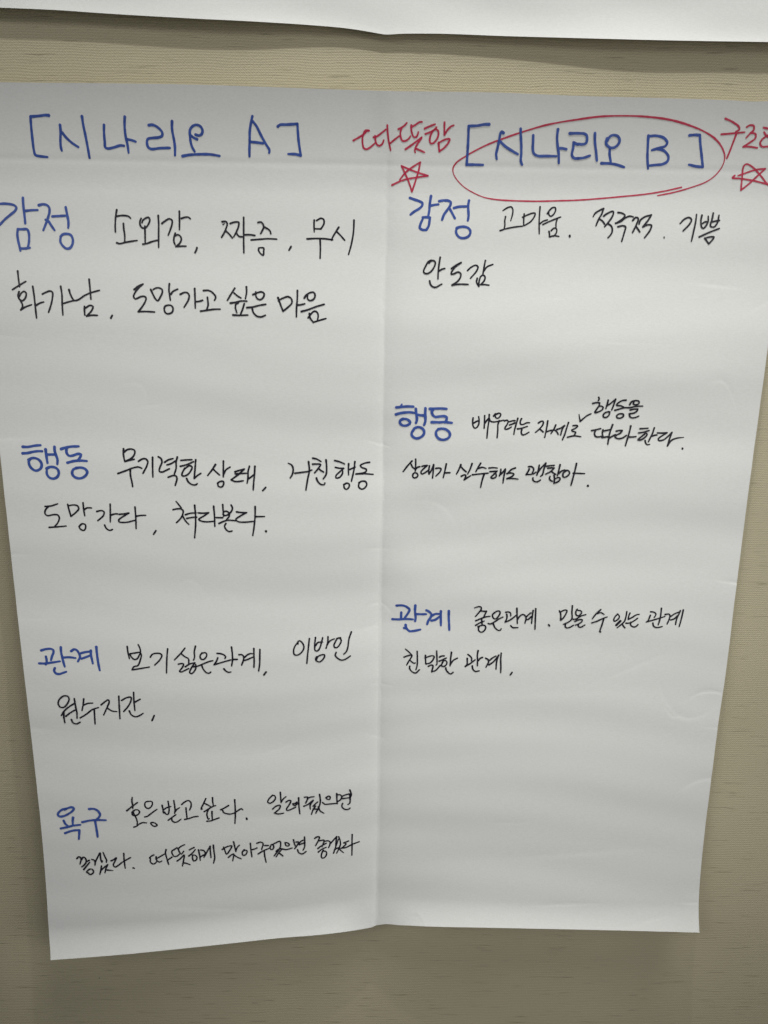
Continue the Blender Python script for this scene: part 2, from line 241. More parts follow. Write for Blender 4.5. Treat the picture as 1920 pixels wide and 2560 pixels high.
WORDS=[
 ('blue_bracket','blue','[',"""
7032,2334,204 6774,2319,204 6279,2378,205 5598,2434,205/ 5560,2715,206 5490,3677,208 5474,4762,211 5538,5104,211 5829,5182,211 6465,5240,211"""),
 ('blue_title','blue','시나리오',"""
7788,2977,206 7770,3375,207 7654,4047,209 7625,4523,210 7662,4762,211
7884,3506,208 8136,3837,208 8537,4202,209 8990,4488,210
9584,2360,204 9592,2883,206 9664,3679,208 9737,4558,210 9781,5242,211
11210,2923,206 11138,3455,207 11112,4127,209 11109,4467,210 11288,4553,210 11829,4455,210 12297,4325,209 12598,4340,210
12899,2341,204 12809,2898,206 12793,3629,208 12874,4234,209 12903,4814,211
12876,3882,208 13173,3925,208 13538,4034,209
14685,2882,205 14989,2850,205 15382,3022,206 15685,3349,207 15661,3583,207 15384,3708,208 14850,3763,208 14503,3836,208 14418,4074,209 14482,4412,210 14697,4531,210 15385,4465,210 16184,4432,210
16532,2590,204 16477,3104,206 16547,3770,208 16589,4310,209 16542,4961,211
18284,3475,207 18543,3538,207 18781,3400,207 18853,3167,206 18710,2904,205 18420,2797,205 18110,2894,205 17876,3149,206 17840,3548,207 17860,4019,209 17947,4357,210 18113,4661,210
17937,3560,207 18115,3692,208 18370,3795,208
17136,5000,211 17638,4909,211 18556,4847,211 19393,4848,211 20057,4941,211"""),
 ('blue_letter','blue','A',"""
22802,2157,203 22680,2549,204 22546,3144,206 22493,3813,208 22449,4356,210 22421,4940,211
22832,2514,204 23078,2805,205 23419,3464,207 23769,4065,209 24019,4470,210 23988,4662,211
22601,3913,208 23017,3940,208 23545,4000,209"""),
 ('blue_bracket','blue',']',"""
24747,2813,205 24925,2699,205 25490,2671,205 26282,2613,205/ 26301,3154,206 26355,3891,208 26484,4811,211/ 26029,4729,211 25495,4723,211"""),
 ('red_note','red','따뜻함',"""
30645,3695,150 31043,3487,150 31439,3255,149 31722,3012,149 31863,2975,149
31863,3000,149 31608,2978,149 31467,3155,149 31372,3456,150 31374,3911,151 31473,4215,151 31673,4289,152 31958,4157,151 32354,3848,150
32236,3446,150 32462,3394,149 32856,3142,149 33192,2890,148
32348,3345,149 32380,3646,150 32497,3948,151 32698,4037,151 32924,3892,150 33034,3639,150
33300,2617,147 33325,3035,148 33403,3580,149 33508,4033,151 33588,4337,151
33550,3841,150 33830,3625,150 34222,3341,149
34153,2861,148 34433,2740,148 34656,2587,148 34809,2422,148
34433,2740,148 34328,3064,149 34366,3413,150 34514,3661,150 34742,3657,150 34966,3527,150 35131,3324,150
35168,2701,148 35474,2548,148 35805,2347,147 36002,2334,147
35164,2577,148 35173,2849,149 35269,3196,149 35417,3394,150 35587,3367,150 35694,3190,149 35734,3029,149
34758,4241,152 35207,3954,151 35653,3643,150 36014,3386,150
35987,3436,150 35770,3742,151 35554,4101,151 35491,4307,152 35536,4460,152
35556,4178,151 35903,4301,152 36262,4440,152
36218,2784,149 36579,2630,148 37025,2476,148
36289,3156,149 36653,3026,149 36985,2847,149 37147,2671,148
36848,2948,149 36691,3275,150 36649,3628,150 36741,3804,151 36940,3776,151 37185,3519,150 37314,3216,150 37272,2917,149 37068,2811,149 36848,2948,149
37752,2342,148 37760,2711,148 37785,3198,150/ 38006,2856,149 38275,2604,148 38486,2527,148
37366,3744,151 37390,4023,151 37438,4355,152/ 37783,4119,151 38108,3758,151 38219,3478,150 37868,3509,150 37478,3692,151 37311,3795,151"""),
 ('red_star','red','left star',"""
33750,6848,142 34295,6603,142 34869,6409,142 35675,6266,142 36595,6130,142/ 35664,5867,141 35082,5663,142 34472,5432,141/ 34803,6038,141 35107,6674,143 35353,7320,144/ 35623,6507,142 35835,5812,141 35960,5152,139/ 35536,5391,141 35083,5689,142 34687,6039,141 34350,6469,142"""),
 ('blue_bracket','blue','[',"""
41243,2421,205 40880,2427,205 40359,2521,205 39649,2561,205/ 39667,3053,207 39677,3757,209 39672,4473,211 39649,5270,212/ 40200,5261,212 40954,5267,212"""),
 ('blue_title','blue','시나리오',"""
42414,2998,207 42273,2896,206 42184,3013,207 42117,3424,208 42029,4016,210 41949,4496,211 42019,4827,212
42230,3598,208 42586,3889,209 43146,4207,210 43668,4457,211
43731,2688,206 43790,3163,207 43876,3750,209 43932,4405,211 43942,4948,212 44065,5199,212
44762,3119,207 44791,3558,209 44816,4032,210 44935,4389,211 45252,4552,211 45856,4555,211 46727,4554,211
46658,2683,206 46649,3177,208 46746,3765,209 46896,4359,211 46978,5052,212
46937,3987,210 47205,3995,210 47466,4051,210
47618,2947,207 48080,2923,207 48611,2926,207 48654,2924,207 48942,3039,207 49024,3319,208 48968,3602,209 48658,3688,209 48335,3661,209 48376,3710,209 47992,3568,209/ 48000,3924,210 47959,4463,211 48149,4671,212 48553,4683,212 48314,4695,212 48861,4645,212 49393,4472,212
49590,2910,207 49665,3471,209 49829,4119,211 49985,4819,212
50595,3255,208 50542,3539,209 50781,3819,210 51157,3895,210 51455,3728,210 51605,3361,209 51409,3083,208 51034,3008,208 50778,3132,208 50622,3456,209
50907,3940,210 50941,4350,211 51099,4886,213
50376,5005,212 51022,5012,213 51586,5087,212 52210,5261,213"""),
 ('blue_letter','blue','B',"""
53814,3007,208 53883,3733,210 53975,4554,212 54133,5342,214
53866,3046,208 54405,2998,208 55069,3149,209 55379,3467,210 55254,3713,210 54816,3842,211 54246,4014,211
54642,3902,211 55214,4041,211 55626,4447,212 55601,4780,213 55263,4993,213 54719,5059,213 54220,5116,213"""),
 ('blue_bracket','blue',']',"""
57039,2935,208 57488,2896,208 57855,2907,208/ 58029,3590,210 58248,4325,212 58477,5154,214/ 57962,5120,213 57342,5004,213"""),
 ('red_ring','red','ring',"""
56957,6672,123 55776,6950,123 54126,7235,124 52279,7437,124 50428,7622,124 48572,7773,124 47458,7821,124 45420,7897,124 43378,7884,124 42150,7821,124 41193,7676,90 40228,7308,89 39465,6877,82 38902,6353,81 38613,5892,81 38585,5520,121 38848,5120,120 39561,4655,119 40469,4161,119 41441,3729,131 42283,3421,131 43381,3053,140 44348,2759,117 45634,2411,148 46925,2163,116 47987,2004,148 49760,1767,147 51552,1686,115 53363,1713,148 55202,1880,161 56619,2172,162 58073,2624,118 59086,3129,158 59751,3727,133 60101,4380,114 60032,5047,94 59622,5687,95 58948,6211,102 57793,6659,109 56437,7053,124 55111,7327,117"""),
 ('red_note','red','구조',"""
59611,1751,149 60203,1961,149 60772,2267,150 60881,2463,150 60625,2625,151
59527,2826,151 60378,2749,151 61316,2655,151
60705,2784,151 60586,3308,152 60439,3962,153 60289,4501,154
61416,2296,150 61615,2175,150 61942,2209,150 62007,2485,150 61825,2687,151 61536,3035,151
61825,2687,151 62207,2761,151 62270,3040,152 61883,3369,152 61438,3661,153/ 61942,3653,153 62555,3725,153
62741,2315,150 63110,2373,150 63490,2399,151
62862,2631,151 63045,2828,151 63407,3006,152 63745,3082,152
63468,2685,151 63145,2866,151 62799,3153,152 62715,3397,152 62901,3621,153 63394,3606,153 63840,3501,153"""),
 ('red_star','red','right star',"""
61117,5749,143 60953,5906,143 61613,5955,143 62755,6108,143 63908,6364,144 64702,6592,144/ 63908,6364,144 63261,5757,143 62506,5134,141 61949,4892,141 61741,5021,141 61739,5867,143 61780,6814,144/ 62408,6285,144 63057,5632,143 63496,5201,142/ 62725,5297,142 61396,5745,143"""),
 ('blue_word','blue','감정 left',"""
2051,9002,206 2224,8826,206 2389,8785,206 2795,8759,206 3197,8792,206 3515,8864,206 3686,9035,206 3568,9287,206 3227,9562,207 2716,9957,207 2285,10371,207 2157,10478,208
4256,8295,206 4250,8737,206 4274,9315,206 4306,9778,207 4319,10242,207
4336,9294,206 4784,9237,206 5371,9201,206
5494,8833,206 5821,8758,206 6140,8822,206 6310,9012,206 6312,9320,206 6211,9670,206 6070,10020,207 5840,10529,207 5740,10745,207
5973,9944,207 6189,10057,207 6413,10403,207 6639,10730,207
6514,9672,206 6980,9638,206 7587,9600,206
7623,8952,206 7667,9259,206 7742,9722,206 7782,10108,207 7740,10536,207
3706,10699,208 3647,11071,208 3687,11540,208 3773,11971,209 3844,12364,209
3706,10699,208 4051,10694,208 4456,10699,207 4565,10939,208 4575,11448,208 4529,11802,208 4460,12078,209
3869,12186,209 4234,12181,209 4621,12115,209
7103,11211,208 7271,11051,208 7598,10987,208 7917,11080,208 8067,11390,208 8012,11823,208 7802,12102,209 7518,12127,209 7240,11915,208 7067,11603,208 7101,11250,208"""),
 ('black_word','black','소외감,',"""
11680,9080,145 11572,9611,145 11509,10188,146 11498,10789,146
11643,9575,145 11969,9516,145 12339,9510,145 12614,9572,145 12756,9702,145
12165,10111,146 12180,10533,146 12232,10978,146 12224,11516,147
11586,11616,147 11793,11680,147 12213,11583,147 12727,11485,147 13216,11409,147
13602,9710,146 13501,9933,146 13512,10243,146 13690,10441,146 13923,10414,146 14165,10144,146 14294,9787,146 14185,9611,146 13951,9682,146 13711,9885,146 13659,10041,146
13880,10304,146 13876,10816,146 13862,11623,147
13674,11694,147 14025,11621,147 14401,11480,147 14869,11360,147
14978,9466,146 14991,10130,146 14964,10799,146 14936,11921,147
15258,10059,146 15568,9832,146 15851,9695,146 16080,9802,146 16071,10068,146 15918,10516,146 15727,10965,147
16683,9107,145 16670,9792,146 16648,10526,146
16828,9657,146 17110,9564,146 17389,9551,146 17548,9668,146
16305,10800,147 16204,11092,147 16173,11406,147 16261,11675,147
16300,10979,147 16512,10908,147 16718,11039,147 16783,11262,147 16636,11579,147 16328,11831,147/ 16726,11794,147 17146,11787,147
18033,11895,148 17984,12054,148 17865,12282,148"""),
 ('black_word','black','짜증,',"""
20102,9857,146 20368,9826,146 20505,9971,146 20428,10306,147 20246,10710,147 20029,11062,147
20354,10541,147 20630,10772,147 20906,11103,147
20750,9981,146 21137,9862,146 21430,9878,146 21425,10158,146 21265,10561,147 21012,11001,147
21227,10696,147 21434,10961,147 21679,10991,147
21843,9499,146 21828,10420,147 21815,11427,147 21823,12239,148
21892,10834,147 22383,10827,147 22733,10876,147
20153,10076,102 20280,10008,85
22991,9869,146 23237,9832,146 23409,10030,146 23442,10230,146 23191,10735,147
23512,10229,146 23791,10359,147 23965,10523,147 24019,10724,147
22414,11230,147 23081,11173,147 23784,11116,147 24486,11140,147
23042,11849,148 23006,12018,148 23181,12287,148 23391,12420,148 23427,12080,148 23428,11843,148 23077,11828,148
25643,11696,148 25481,11983,148"""),
 ('black_word','black','무시',"""
27519,9638,146 27504,10071,146 27518,10539,147
27715,9655,146 28064,9477,146 28274,9560,146 28309,9859,146 28064,10296,146/ 27539,10291,146
26942,11084,147 27644,11040,147 28345,11049,147 29012,11119,147
27995,11101,147 28017,11809,148 28000,12589,148
29499,10140,146 29255,10511,147 29011,10917,147 28907,11154,147
29325,10477,147 29607,10739,147 29980,11136,147
30720,9584,146 30691,10419,147 30523,11428,147 30297,12244,148"""),
 ('black_word','black','화가남,',"""
3605,13961,151 3651,14462,151 3726,15176,151
3167,15412,151 3664,15097,151 4240,14760,151
3677,15574,151 3586,15893,151 3685,16157,151 3925,16286,151 4177,16043,151 4243,15671,151 4084,15541,151 3836,15704,151 3664,15998,151
3788,16315,151 3915,16578,151 3906,16791,151 3761,17006,152/ 4096,16788,151 4647,16583,151
4789,15133,151 4886,15926,151 4942,16669,151 5006,17626,152
5026,16615,151 5303,16451,151 5631,16350,151
5552,15730,151 5871,15566,151 6171,15482,151 6358,15585,151 6346,16010,151 6221,16543,151 5997,17159,152
7030,15098,151 7112,15733,151 7116,16530,151 7139,17355,152
7690,15352,151 7841,15828,151 8102,16196,151 8457,16110,151 8898,15811,151 9447,15564,151 10129,15367,151
7255,16432,151 7638,16309,151 8102,16196,151
9320,14505,151 9374,15167,151 9435,16069,151
8903,16662,152 8891,17035,152 8907,17328,152
8981,16768,152 9368,16559,152 9582,16652,152 9463,16973,152 9039,17417,152/ 9450,17336,152 9913,17340,152
11112,17322,152 10995,17538,152"""),
 ('black_word','black','도망가고',"""
12932,15256,152 13239,15005,152 13646,14816,152/ 13288,15128,152 12979,15527,152 12872,15825,152 13021,15996,152 13429,15817,152 13734,15787,152 13884,15909,152 13776,16257,152 13514,16657,152 13227,17008,152/ 13760,16975,152 14547,17003,152
14274,15236,152 14397,15506,152 14594,15898,152 14819,16117,152 15052,15792,152 15210,15444,152 15187,15222,152 14960,15102,152 14707,15106,152 14477,15233,152
15785,14768,152 15745,15238,152 15791,15633,152 15851,16052,152
15894,15582,152 16074,15357,152 16457,15168,152
15341,16728,152 15395,16554,152 15651,16451,152 15905,16472,152 16054,16668,152 15998,16967,153 15766,17119,153 15486,17098,153 15348,16877,152 15341,16728,152
16656,15580,152 16988,15427,152 17242,15453,152 17383,15659,152 17313,16006,152 16947,16606,152
17830,15108,152 17850,15751,152 17864,16642,153
17897,16136,152 18152,16117,152 18459,16029,152
18541,15256,152 18974,15240,152 19279,15408,152 19532,15726,152 19506,15875,152 19428,16015,152
18859,15785,152 18892,16082,152 18914,16379,153 18781,16777,153
18294,16884,153 18806,16802,153 19420,16718,153 19880,16702,153"""),
 ('black_word','black','싶은',"""
21085,15030,152 20811,15460,152 20479,15998,152
21031,15414,152 21305,15640,152 21590,15795,152
22028,14910,152 22046,15336,152 21952,15843,152
20725,16208,153 21138,16148,152 21578,16035,152 22073,16039,152
21358,16172,153 21164,16308,153 21135,16575,153 21241,16975,153
21852,16245,153 21740,16620,153 21542,17104,153
20936,17150,153 21459,17169,153 22131,17133,153
22567,15515,152 22951,15349,152 23280,15291,152 23473,15421,152 23419,15689,152 23172,15906,152 22897,15803,152 22787,15538,152 22787,15298,152
22070,16551,153 22511,16502,153 23061,16361,153 23611,16262,153
22510,16636,153 22590,16928,153 22891,17218,153 23221,17267,153 23580,17128,153"""),
 ('black_word','black','마음',"""
24599,15725,152 24820,16309,153 25012,16786,153/ 25424,16460,153 25726,16135,152 25697,15815,152 25422,15633,152 25038,15745,152 24709,15910,152 24627,15991,152
26176,15141,152 26164,15862,152 26111,16503,153 26101,17225,153
26193,16288,153 26468,16257,153 26786,16173,152
26739,15719,152 26902,15477,152 27230,15285,152 27477,15255,152 27615,15466,152 27508,15788,152 27179,15926,152 26986,15742,152 27012,15528,152
26497,16791,153 27018,16650,153 27676,16400,153 28362,16191,153
27157,16942,153 27212,17289,153 27488,17634,153/ 28011,17465,153 28506,17324,153
27047,17292,153 27294,16967,153 27568,16749,153 27789,16852,153 27872,17119,153 27818,17441,153"""),
 ('blue_word','blue','감정 right',"""
35200,7807,213 35533,7914,213 35941,8041,213 36202,8177,213 36188,8388,213 35953,8619,214 35552,8852,214 35262,9084,214
36889,7644,213 36841,7959,213 36796,8379,214 36769,8801,214 36696,9189,214
36870,8378,214 37200,8303,213 37494,8271,213
36262,9283,214 36594,9261,214 36835,9293,214/ 36805,9610,214 36740,9964,215 36561,10249,215/ 36246,10235,215 36040,10097,215 36089,9796,214 36230,9477,214 36300,9300,214
37561,8018,213 37891,7960,213 38260,7972,213 38485,8073,213 38454,8319,214 38277,8602,214 37957,9065,214 37819,9455,214
38386,8530,214 38579,8844,214 38851,9315,215
38755,8524,214 39159,8420,214 39786,8385,214
39956,7927,213 39895,8330,214 39926,8752,214 39949,9174,215 39899,9475,215
39020,10071,215 39277,9979,215 39609,9949,215 39946,10039,215 40131,10266,215 40109,10514,215 39931,10729,215 39600,10834,215 39264,10775,215 39033,10531,215 38971,10284,215 39038,10071,215"""),
 ('black_word','black','고마움.',"""
42709,8660,85 43049,8440,129 43373,8357,129 43502,8530,129 43513,8841,130 43371,9429,102
42942,9104,130 42889,9476,130 42912,9749,130 42862,10082,130
42539,10205,130 43066,10040,130 43676,9913,130 44370,9824,130
44436,8886,130 44423,9296,130 44429,9765,130
44323,9141,130 44705,8959,130 45108,8817,130 45321,8813,130 45281,9048,130 45010,9443,130 44491,9783,130
45701,8321,129 45681,8808,130 45673,9433,130 45719,10412,130
45735,9628,130 45992,9429,130 46336,9314,130
46304,8838,130 46488,8562,129 46725,8364,129 46929,8361,129 46960,8594,129 46789,8909,130 46590,9037,130 46442,8914,130 46413,8719,130
45983,9683,130 46444,9461,130 46927,9258,130 47389,9076,130
47130,9236,130 47041,9531,130 47056,9883,130
46497,10204,130 46546,10400,130 46557,10635,130/ 46901,10532,130 47313,10577,130
46678,10143,130 46855,9964,130 47059,9961,130 47128,10117,130 47077,10353,130 46882,10572,130
48191,10514,171 48194,10581,171"""),
 ('black_word','black','적극적.',"""
50007,9030,89 50149,8773,147 50488,8534,146 50830,8375,146/ 50709,8765,147 50451,9238,147 50277,9711,147
50554,9203,147 50770,9335,147 50956,9567,147
50858,8964,147 51128,8759,147 51610,8585,147 51621,8819,147 51364,9293,147 50967,9783,147
51200,9530,147 51488,9695,147 51606,9962,147 51553,10300,147 51290,10640,147
51998,8667,147 52315,8709,147 52569,8873,147 52473,9076,147 51865,9521,147
51850,9501,147 52276,9348,147 52613,9074,147 52957,8935,147 53239,8985,147
52052,9768,147 52433,9682,147 52661,9759,147 52596,10151,147 52412,10895,147
53218,9267,147 53451,9029,147 53651,9093,147 53546,9532,147 53244,10209,147
53485,9701,147 53672,9934,147 53823,10148,147
53742,9529,147 53813,9259,147 54149,8985,147 54701,8810,147/ 54443,9250,147 54048,9760,147/ 54460,9586,147 54742,9616,147 54656,9988,147 54233,10600,147
55815,10511,103 55820,10591,103"""),
 ('black_word','black','기쁨',"""
57049,9448,103 57382,9106,147 57761,8966,147 57960,9131,147 57824,9470,147 57327,10016,147
58344,8722,103 58305,9260,147 58175,10071,148 58045,10815,148
58784,8782,147 58723,9186,147 58824,9724,148 58969,9789,148 59294,9312,147 59301,8841,147
58863,9420,147 59081,9282,147 59292,9278,147
59688,8600,147 59630,9038,147 59523,9611,148 59809,9674,148 60071,9333,148 60163,8760,147
59679,9272,148 59957,9200,148 60216,9163,148
58658,10468,148 59481,10084,148 60254,9782,148
59123,10562,148 59472,10981,148/ 59734,10687,148 59859,10449,148 59505,10454,148 59123,10562,148"""),
 ('black_word','black','안도감',"""
36839,12809,145 36980,12656,145 37185,12606,145 37352,12711,145 37317,13009,145 37078,13411,145 36752,13635,145 36484,13598,145 36419,13459,145 36577,13059,145 36796,12698,145 37020,12576,145
37747,12348,145 37665,12925,145 37614,13444,145 37597,14043,145
37675,13423,145 37899,13280,145 38137,13217,145
36928,14212,146 36995,14491,146 37225,14688,146 37473,14705,146 37677,14582,146 37922,14447,146
38680,13210,145 39045,12946,145 39453,12741,145/ 39007,13066,145 38686,13509,145 38669,13669,145 38895,13626,145 39222,13481,145 39430,13578,145 39436,13858,145 39196,14221,146 38748,14528,146/ 39365,14439,146 40067,14449,146
39994,13351,145 40285,13087,145 40652,12930,145 40840,13039,145 40744,13360,145 40242,13966,146
41425,12553,145 41335,13072,145 41246,13652,145
41342,13351,145 41562,13049,145 42051,12842,145
40799,13958,146 40743,14239,146 40936,14597,146/ 40967,14116,146 41124,13754,145 41330,13711,145 41436,13869,146 41360,14150,146 41078,14455,146/ 41470,14449,146 41759,14485,146"""),
 ('blue_word','blue','행동 left',"""
3148,28129,232 3565,28133,232 4167,28019,232 4606,27983,232
3100,28672,233 3460,28649,233 4023,28523,233 4384,28479,233 4722,28484,233
3566,29214,234 3834,29070,234 4191,29087,234 4498,29288,234 4618,29612,235 4497,29939,235 4125,30126,235 3815,29986,235 3597,29661,234 3581,29295,234 3708,29172,234
5008,28333,233 5031,28675,233 5069,29080,234 5106,29465,235
5146,28755,233 5445,28753,233 5764,28750,233
5754,28105,233 5758,28467,233 5842,28790,233 5951,29153,234 5912,29560,235
5016,29935,235 5264,29811,235 5624,29816,235 5895,29969,235 5995,30295,236 5854,30624,236 5524,30791,236 5208,30711,236 5005,30426,235 5003,30140,235
6304,28281,233 6668,28157,233 7151,28072,233 7750,28047,233
6746,28217,233 6730,28580,233 6918,28841,234 7239,28818,234 7685,28672,234 7922,28731,234 7832,28974,234 7620,29220,235
6768,29431,235 7296,29284,235 7859,29238,235 8379,29274,235
7464,29873,236 7828,29829,236 8184,29928,236 8371,30193,236 8234,30482,237 7898,30711,237 7575,30742,236 7260,30613,236 7096,30327,236 7216,29998,236 7505,29865,236"""),
 ('black_word','black','무기력한',"""
11479,28224,155 11451,28628,155 11490,28982,156 11555,29285,156/ 11937,29180,156 12343,29084,156
11505,28501,155 11763,28297,155 12118,28227,156 12391,28340,156 12409,28568,156 12197,28924,156 11606,29259,156
10932,30303,157 11549,30075,157 12218,29813,157 12676,29731,157 12951,29840,157
11983,29994,157 11978,30456,158 12065,30970,158 12121,31409,158
12692,29248,156 13051,29041,156 13304,29039,156 13475,29240,156 13388,29621,156 13036,30264,157
13889,28906,156 13866,29718,157 13862,30562,158
14370,28849,156 14594,28999,156 14662,29302,156 14473,29762,157 14413,30068,157 14639,30142,157 14948,30011,157 15282,29844,157
14890,29300,156 15225,29093,156 15607,28987,156
15088,29526,156 15420,29420,156 15831,29162,156
15965,28856,156 15854,29288,156 15842,29797,157 15676,30309,157
15159,30572,158 15494,30439,158 15800,30435,157 15895,30665,158 15721,31260,159
16263,29131,156 16746,29085,157 17178,29059,157
16201,29630,157 16686,29507,157 17327,29220,157
16579,29788,157 16420,30044,157 16311,30352,157 16410,30453,157 16769,30347,157 17083,29985,157 17190,29679,157 16990,29554,157 16629,29787,157
17508,29065,157 17443,29777,157 17347,30647,158/ 17634,30387,157 17917,30205,157
16710,30655,158 16854,30961,158 17205,31189,158 17460,31186,158 17591,31081,158"""),
 ('black_word','black','상태,',"""
19169,29440,153 18891,29869,153 18495,30378,154
18969,29830,153 19197,30059,153 19502,30327,154
19839,29141,153 19829,29741,153 19810,30479,154
19852,30245,154 20051,29874,153 20403,29638,153
19315,31030,154 19493,30891,154 19803,30868,154 19839,31024,154 19757,31259,155 19560,31360,155 19368,31264,155 19334,31069,154
20803,30040,153 21211,29899,153 21600,29797,154/ 21130,30230,154 20465,30723,154/ 20773,30856,154 21122,30852,154 21491,30789,154
20840,30214,154 21324,30181,154 21770,30145,154
22029,29559,154 21907,30027,154 21901,30493,154 21818,31000,154
21958,30609,154 22173,30451,154 22407,30254,154
22493,29554,154 22446,30292,154 22382,30877,154 22327,31562,155
23386,31334,154 23288,31453,155 23130,31612,155"""),
 ('black_word','black','거친',"""
25321,29263,110 25600,29414,154 25725,29746,154 25647,30208,154 25467,30518,154
25877,30104,154 26489,30022,154 26999,29941,154 27305,29810,154
27027,29120,154 27091,29837,154 26947,30608,154 26793,31535,155
27384,28809,154 27714,28884,154 28070,29086,154
27382,29322,154 27714,29309,154 28045,29343,154 27866,29652,154 27534,30065,154
27866,29678,154 28070,29857,154 28285,29984,154
28503,28955,154 28554,29571,154 28505,30188,154 28265,30575,154
27688,30501,154 27816,30808,154 28123,31063,154 28379,31037,154 28404,30908,154"""),
 ('black_word','black','행동',"""
29242,29003,154 29650,29104,154 30059,29283,154
29294,29594,154 29652,29660,154 29984,29669,154/ 29653,29979,154 29348,30288,154 29349,30494,154 29605,30467,154 29859,30184,154 29908,29875,154 29806,29824,154
30416,29283,154 30394,29772,154 30412,30236,155
30496,29772,155 30725,29670,155 30955,29567,155
30941,29103,154 30879,29722,155 30657,30776,155
30018,31058,155 30274,30930,155 30479,31033,155 30430,31317,155 30226,31471,155 30045,31316,155 30018,31084,155
32181,29163,155 31848,29211,155 31414,29414,155 31493,29570,155 31931,29780,155 31856,29985,155 31036,30160,155/ 31754,30139,155 32501,30200,155
31300,30908,155 31504,30781,155 31864,30810,155 31970,31069,155 31767,31376,155 31511,31451,155 31277,31243,155 31325,30908,155"""),
 ('black_word','black','도망간다,',"""
4658,33179,148 5175,33130,148 5734,32944,148
4919,33209,148 4679,33471,148 4610,33797,148 4797,33978,148 5306,33890,148 5681,33920,148 5788,34180,148 5600,34638,148 5330,34933,148
4885,35001,148 5549,34951,148 6322,34875,149
6576,32990,148 6657,33457,148 6775,34030,149/ 7208,33680,148 7482,33353,148 7373,33094,148 7000,33032,148 6651,33100,148
7873,32832,147 7889,33382,148 7946,33968,149
7950,33414,148 8179,33282,148 8557,33279,148
7411,34920,149 7647,34676,149 7929,34720,149 7956,35014,149 7803,35244,149 7554,35181,149 7409,34953,149
8993,33580,148 9364,33499,148 9599,33594,148 9530,33921,149 9026,34383,149
10151,32942,148 10125,33687,149 10080,34484,149
10197,33882,149 10488,33781,149 10741,33778,149
9575,34752,149 9716,35065,150 9993,35227,150 10233,35139,150
10866,33810,149 11249,33773,149 11697,33690,149/ 11239,33969,149 10808,34300,149 10831,34463,149 11401,34509,150 12142,34331,149
12239,33161,148 12267,33990,149 12246,35052,150
12319,33957,149 12704,33887,149 13118,33870,149
13932,35202,150 13711,35535,151"""),
 ('black_word','black','쳐다본다.',"""
15743,32633,111 15955,32911,148 16168,33190,148
15459,33355,148 15860,33278,148 16192,33302,148 16326,33469,148 16231,33864,149 15999,34206,149 15712,34482,149
16274,33920,149 16495,34313,149 16775,34622,149
17311,32950,148 17369,33851,149 17346,34701,150 17222,35794,151
16511,33776,149 16959,33642,148 17431,33613,149
16613,34097,149 17060,34013,149 17477,33974,149
17597,33611,149 18041,33629,149 18486,33584,149/ 18119,33842,149 17638,34175,149 17885,34325,149 18328,34376,149 18941,34313,149
18928,33014,149 18980,33832,149 18986,34766,150
19115,34000,149 19671,34004,149
19708,32863,149 19729,33371,149 19757,33879,149
20418,32882,149 20533,33163,149 20404,33476,149 20177,33705,149 19897,33810,149 19705,33710,149 19793,33483,149 20016,33435,149 20235,33591,149 20229,33874,149 20001,34159,149
19354,34506,149 19719,34332,149 20111,34214,149 20777,34252,149
19938,34500,149 19822,34728,149 19981,35069,150 20200,35209,150 20453,35149,150
20876,33482,149 21291,33533,149 21735,33528,149/ 21286,33777,149 20790,34150,149 20998,34329,149 21554,34369,149 22278,34294,149
22467,32998,149 22440,33906,149 22337,34816,150 22218,35533,151
22479,33878,149 23258,33858,149
23362,35138,195 23362,35167,195"""),
 ('blue_word','blue','행동 right',"""
34840,24169,100 34809,24306,234
34384,24471,234 34879,24407,234 35289,24363,233 35802,24369,233
34360,25056,235 34719,24942,235 35231,24861,234 35642,24851,234 35917,24896,234
34968,25418,235 34765,25528,235 34700,25737,236 34876,25940,236 35152,25983,236 35425,25889,235 35576,25712,235 35417,25510,235 35174,25413,235 34934,25436,235
36012,24552,233 36054,24910,234 36115,25286,234 36120,25527,235 36040,25735,235
36195,25044,234 36469,25079,234 36709,25085,234
36814,24485,233 36807,24894,234 36835,25339,234 36825,25613,234 36729,25890,234
35797,26414,235 35947,26185,235 36219,26075,235 36529,26136,235 36741,26371,235 36714,26682,235 36478,26912,235 36171,27024,235 35895,26946,235 35700,26710,235 35747,26467,235
37191,24529,233 37617,24497,233 38129,24477,233 38573,24503,233
37448,24575,233 37351,24781,233 37461,25052,234 37670,25192,234 37977,25145,234 38421,25119,233 38612,25201,234 38585,25441,234 38471,25648,234
37374,25636,234 37820,25627,234 37991,25641,234 38333,25600,234 39053,25654,234
37938,26207,234 38245,26150,234 38590,26228,234 38871,26462,234 38913,26736,234 38714,26980,235 38339,27091,235 37993,26996,235 37780,26726,235 37755,26417,234 37938,26207,234"""),
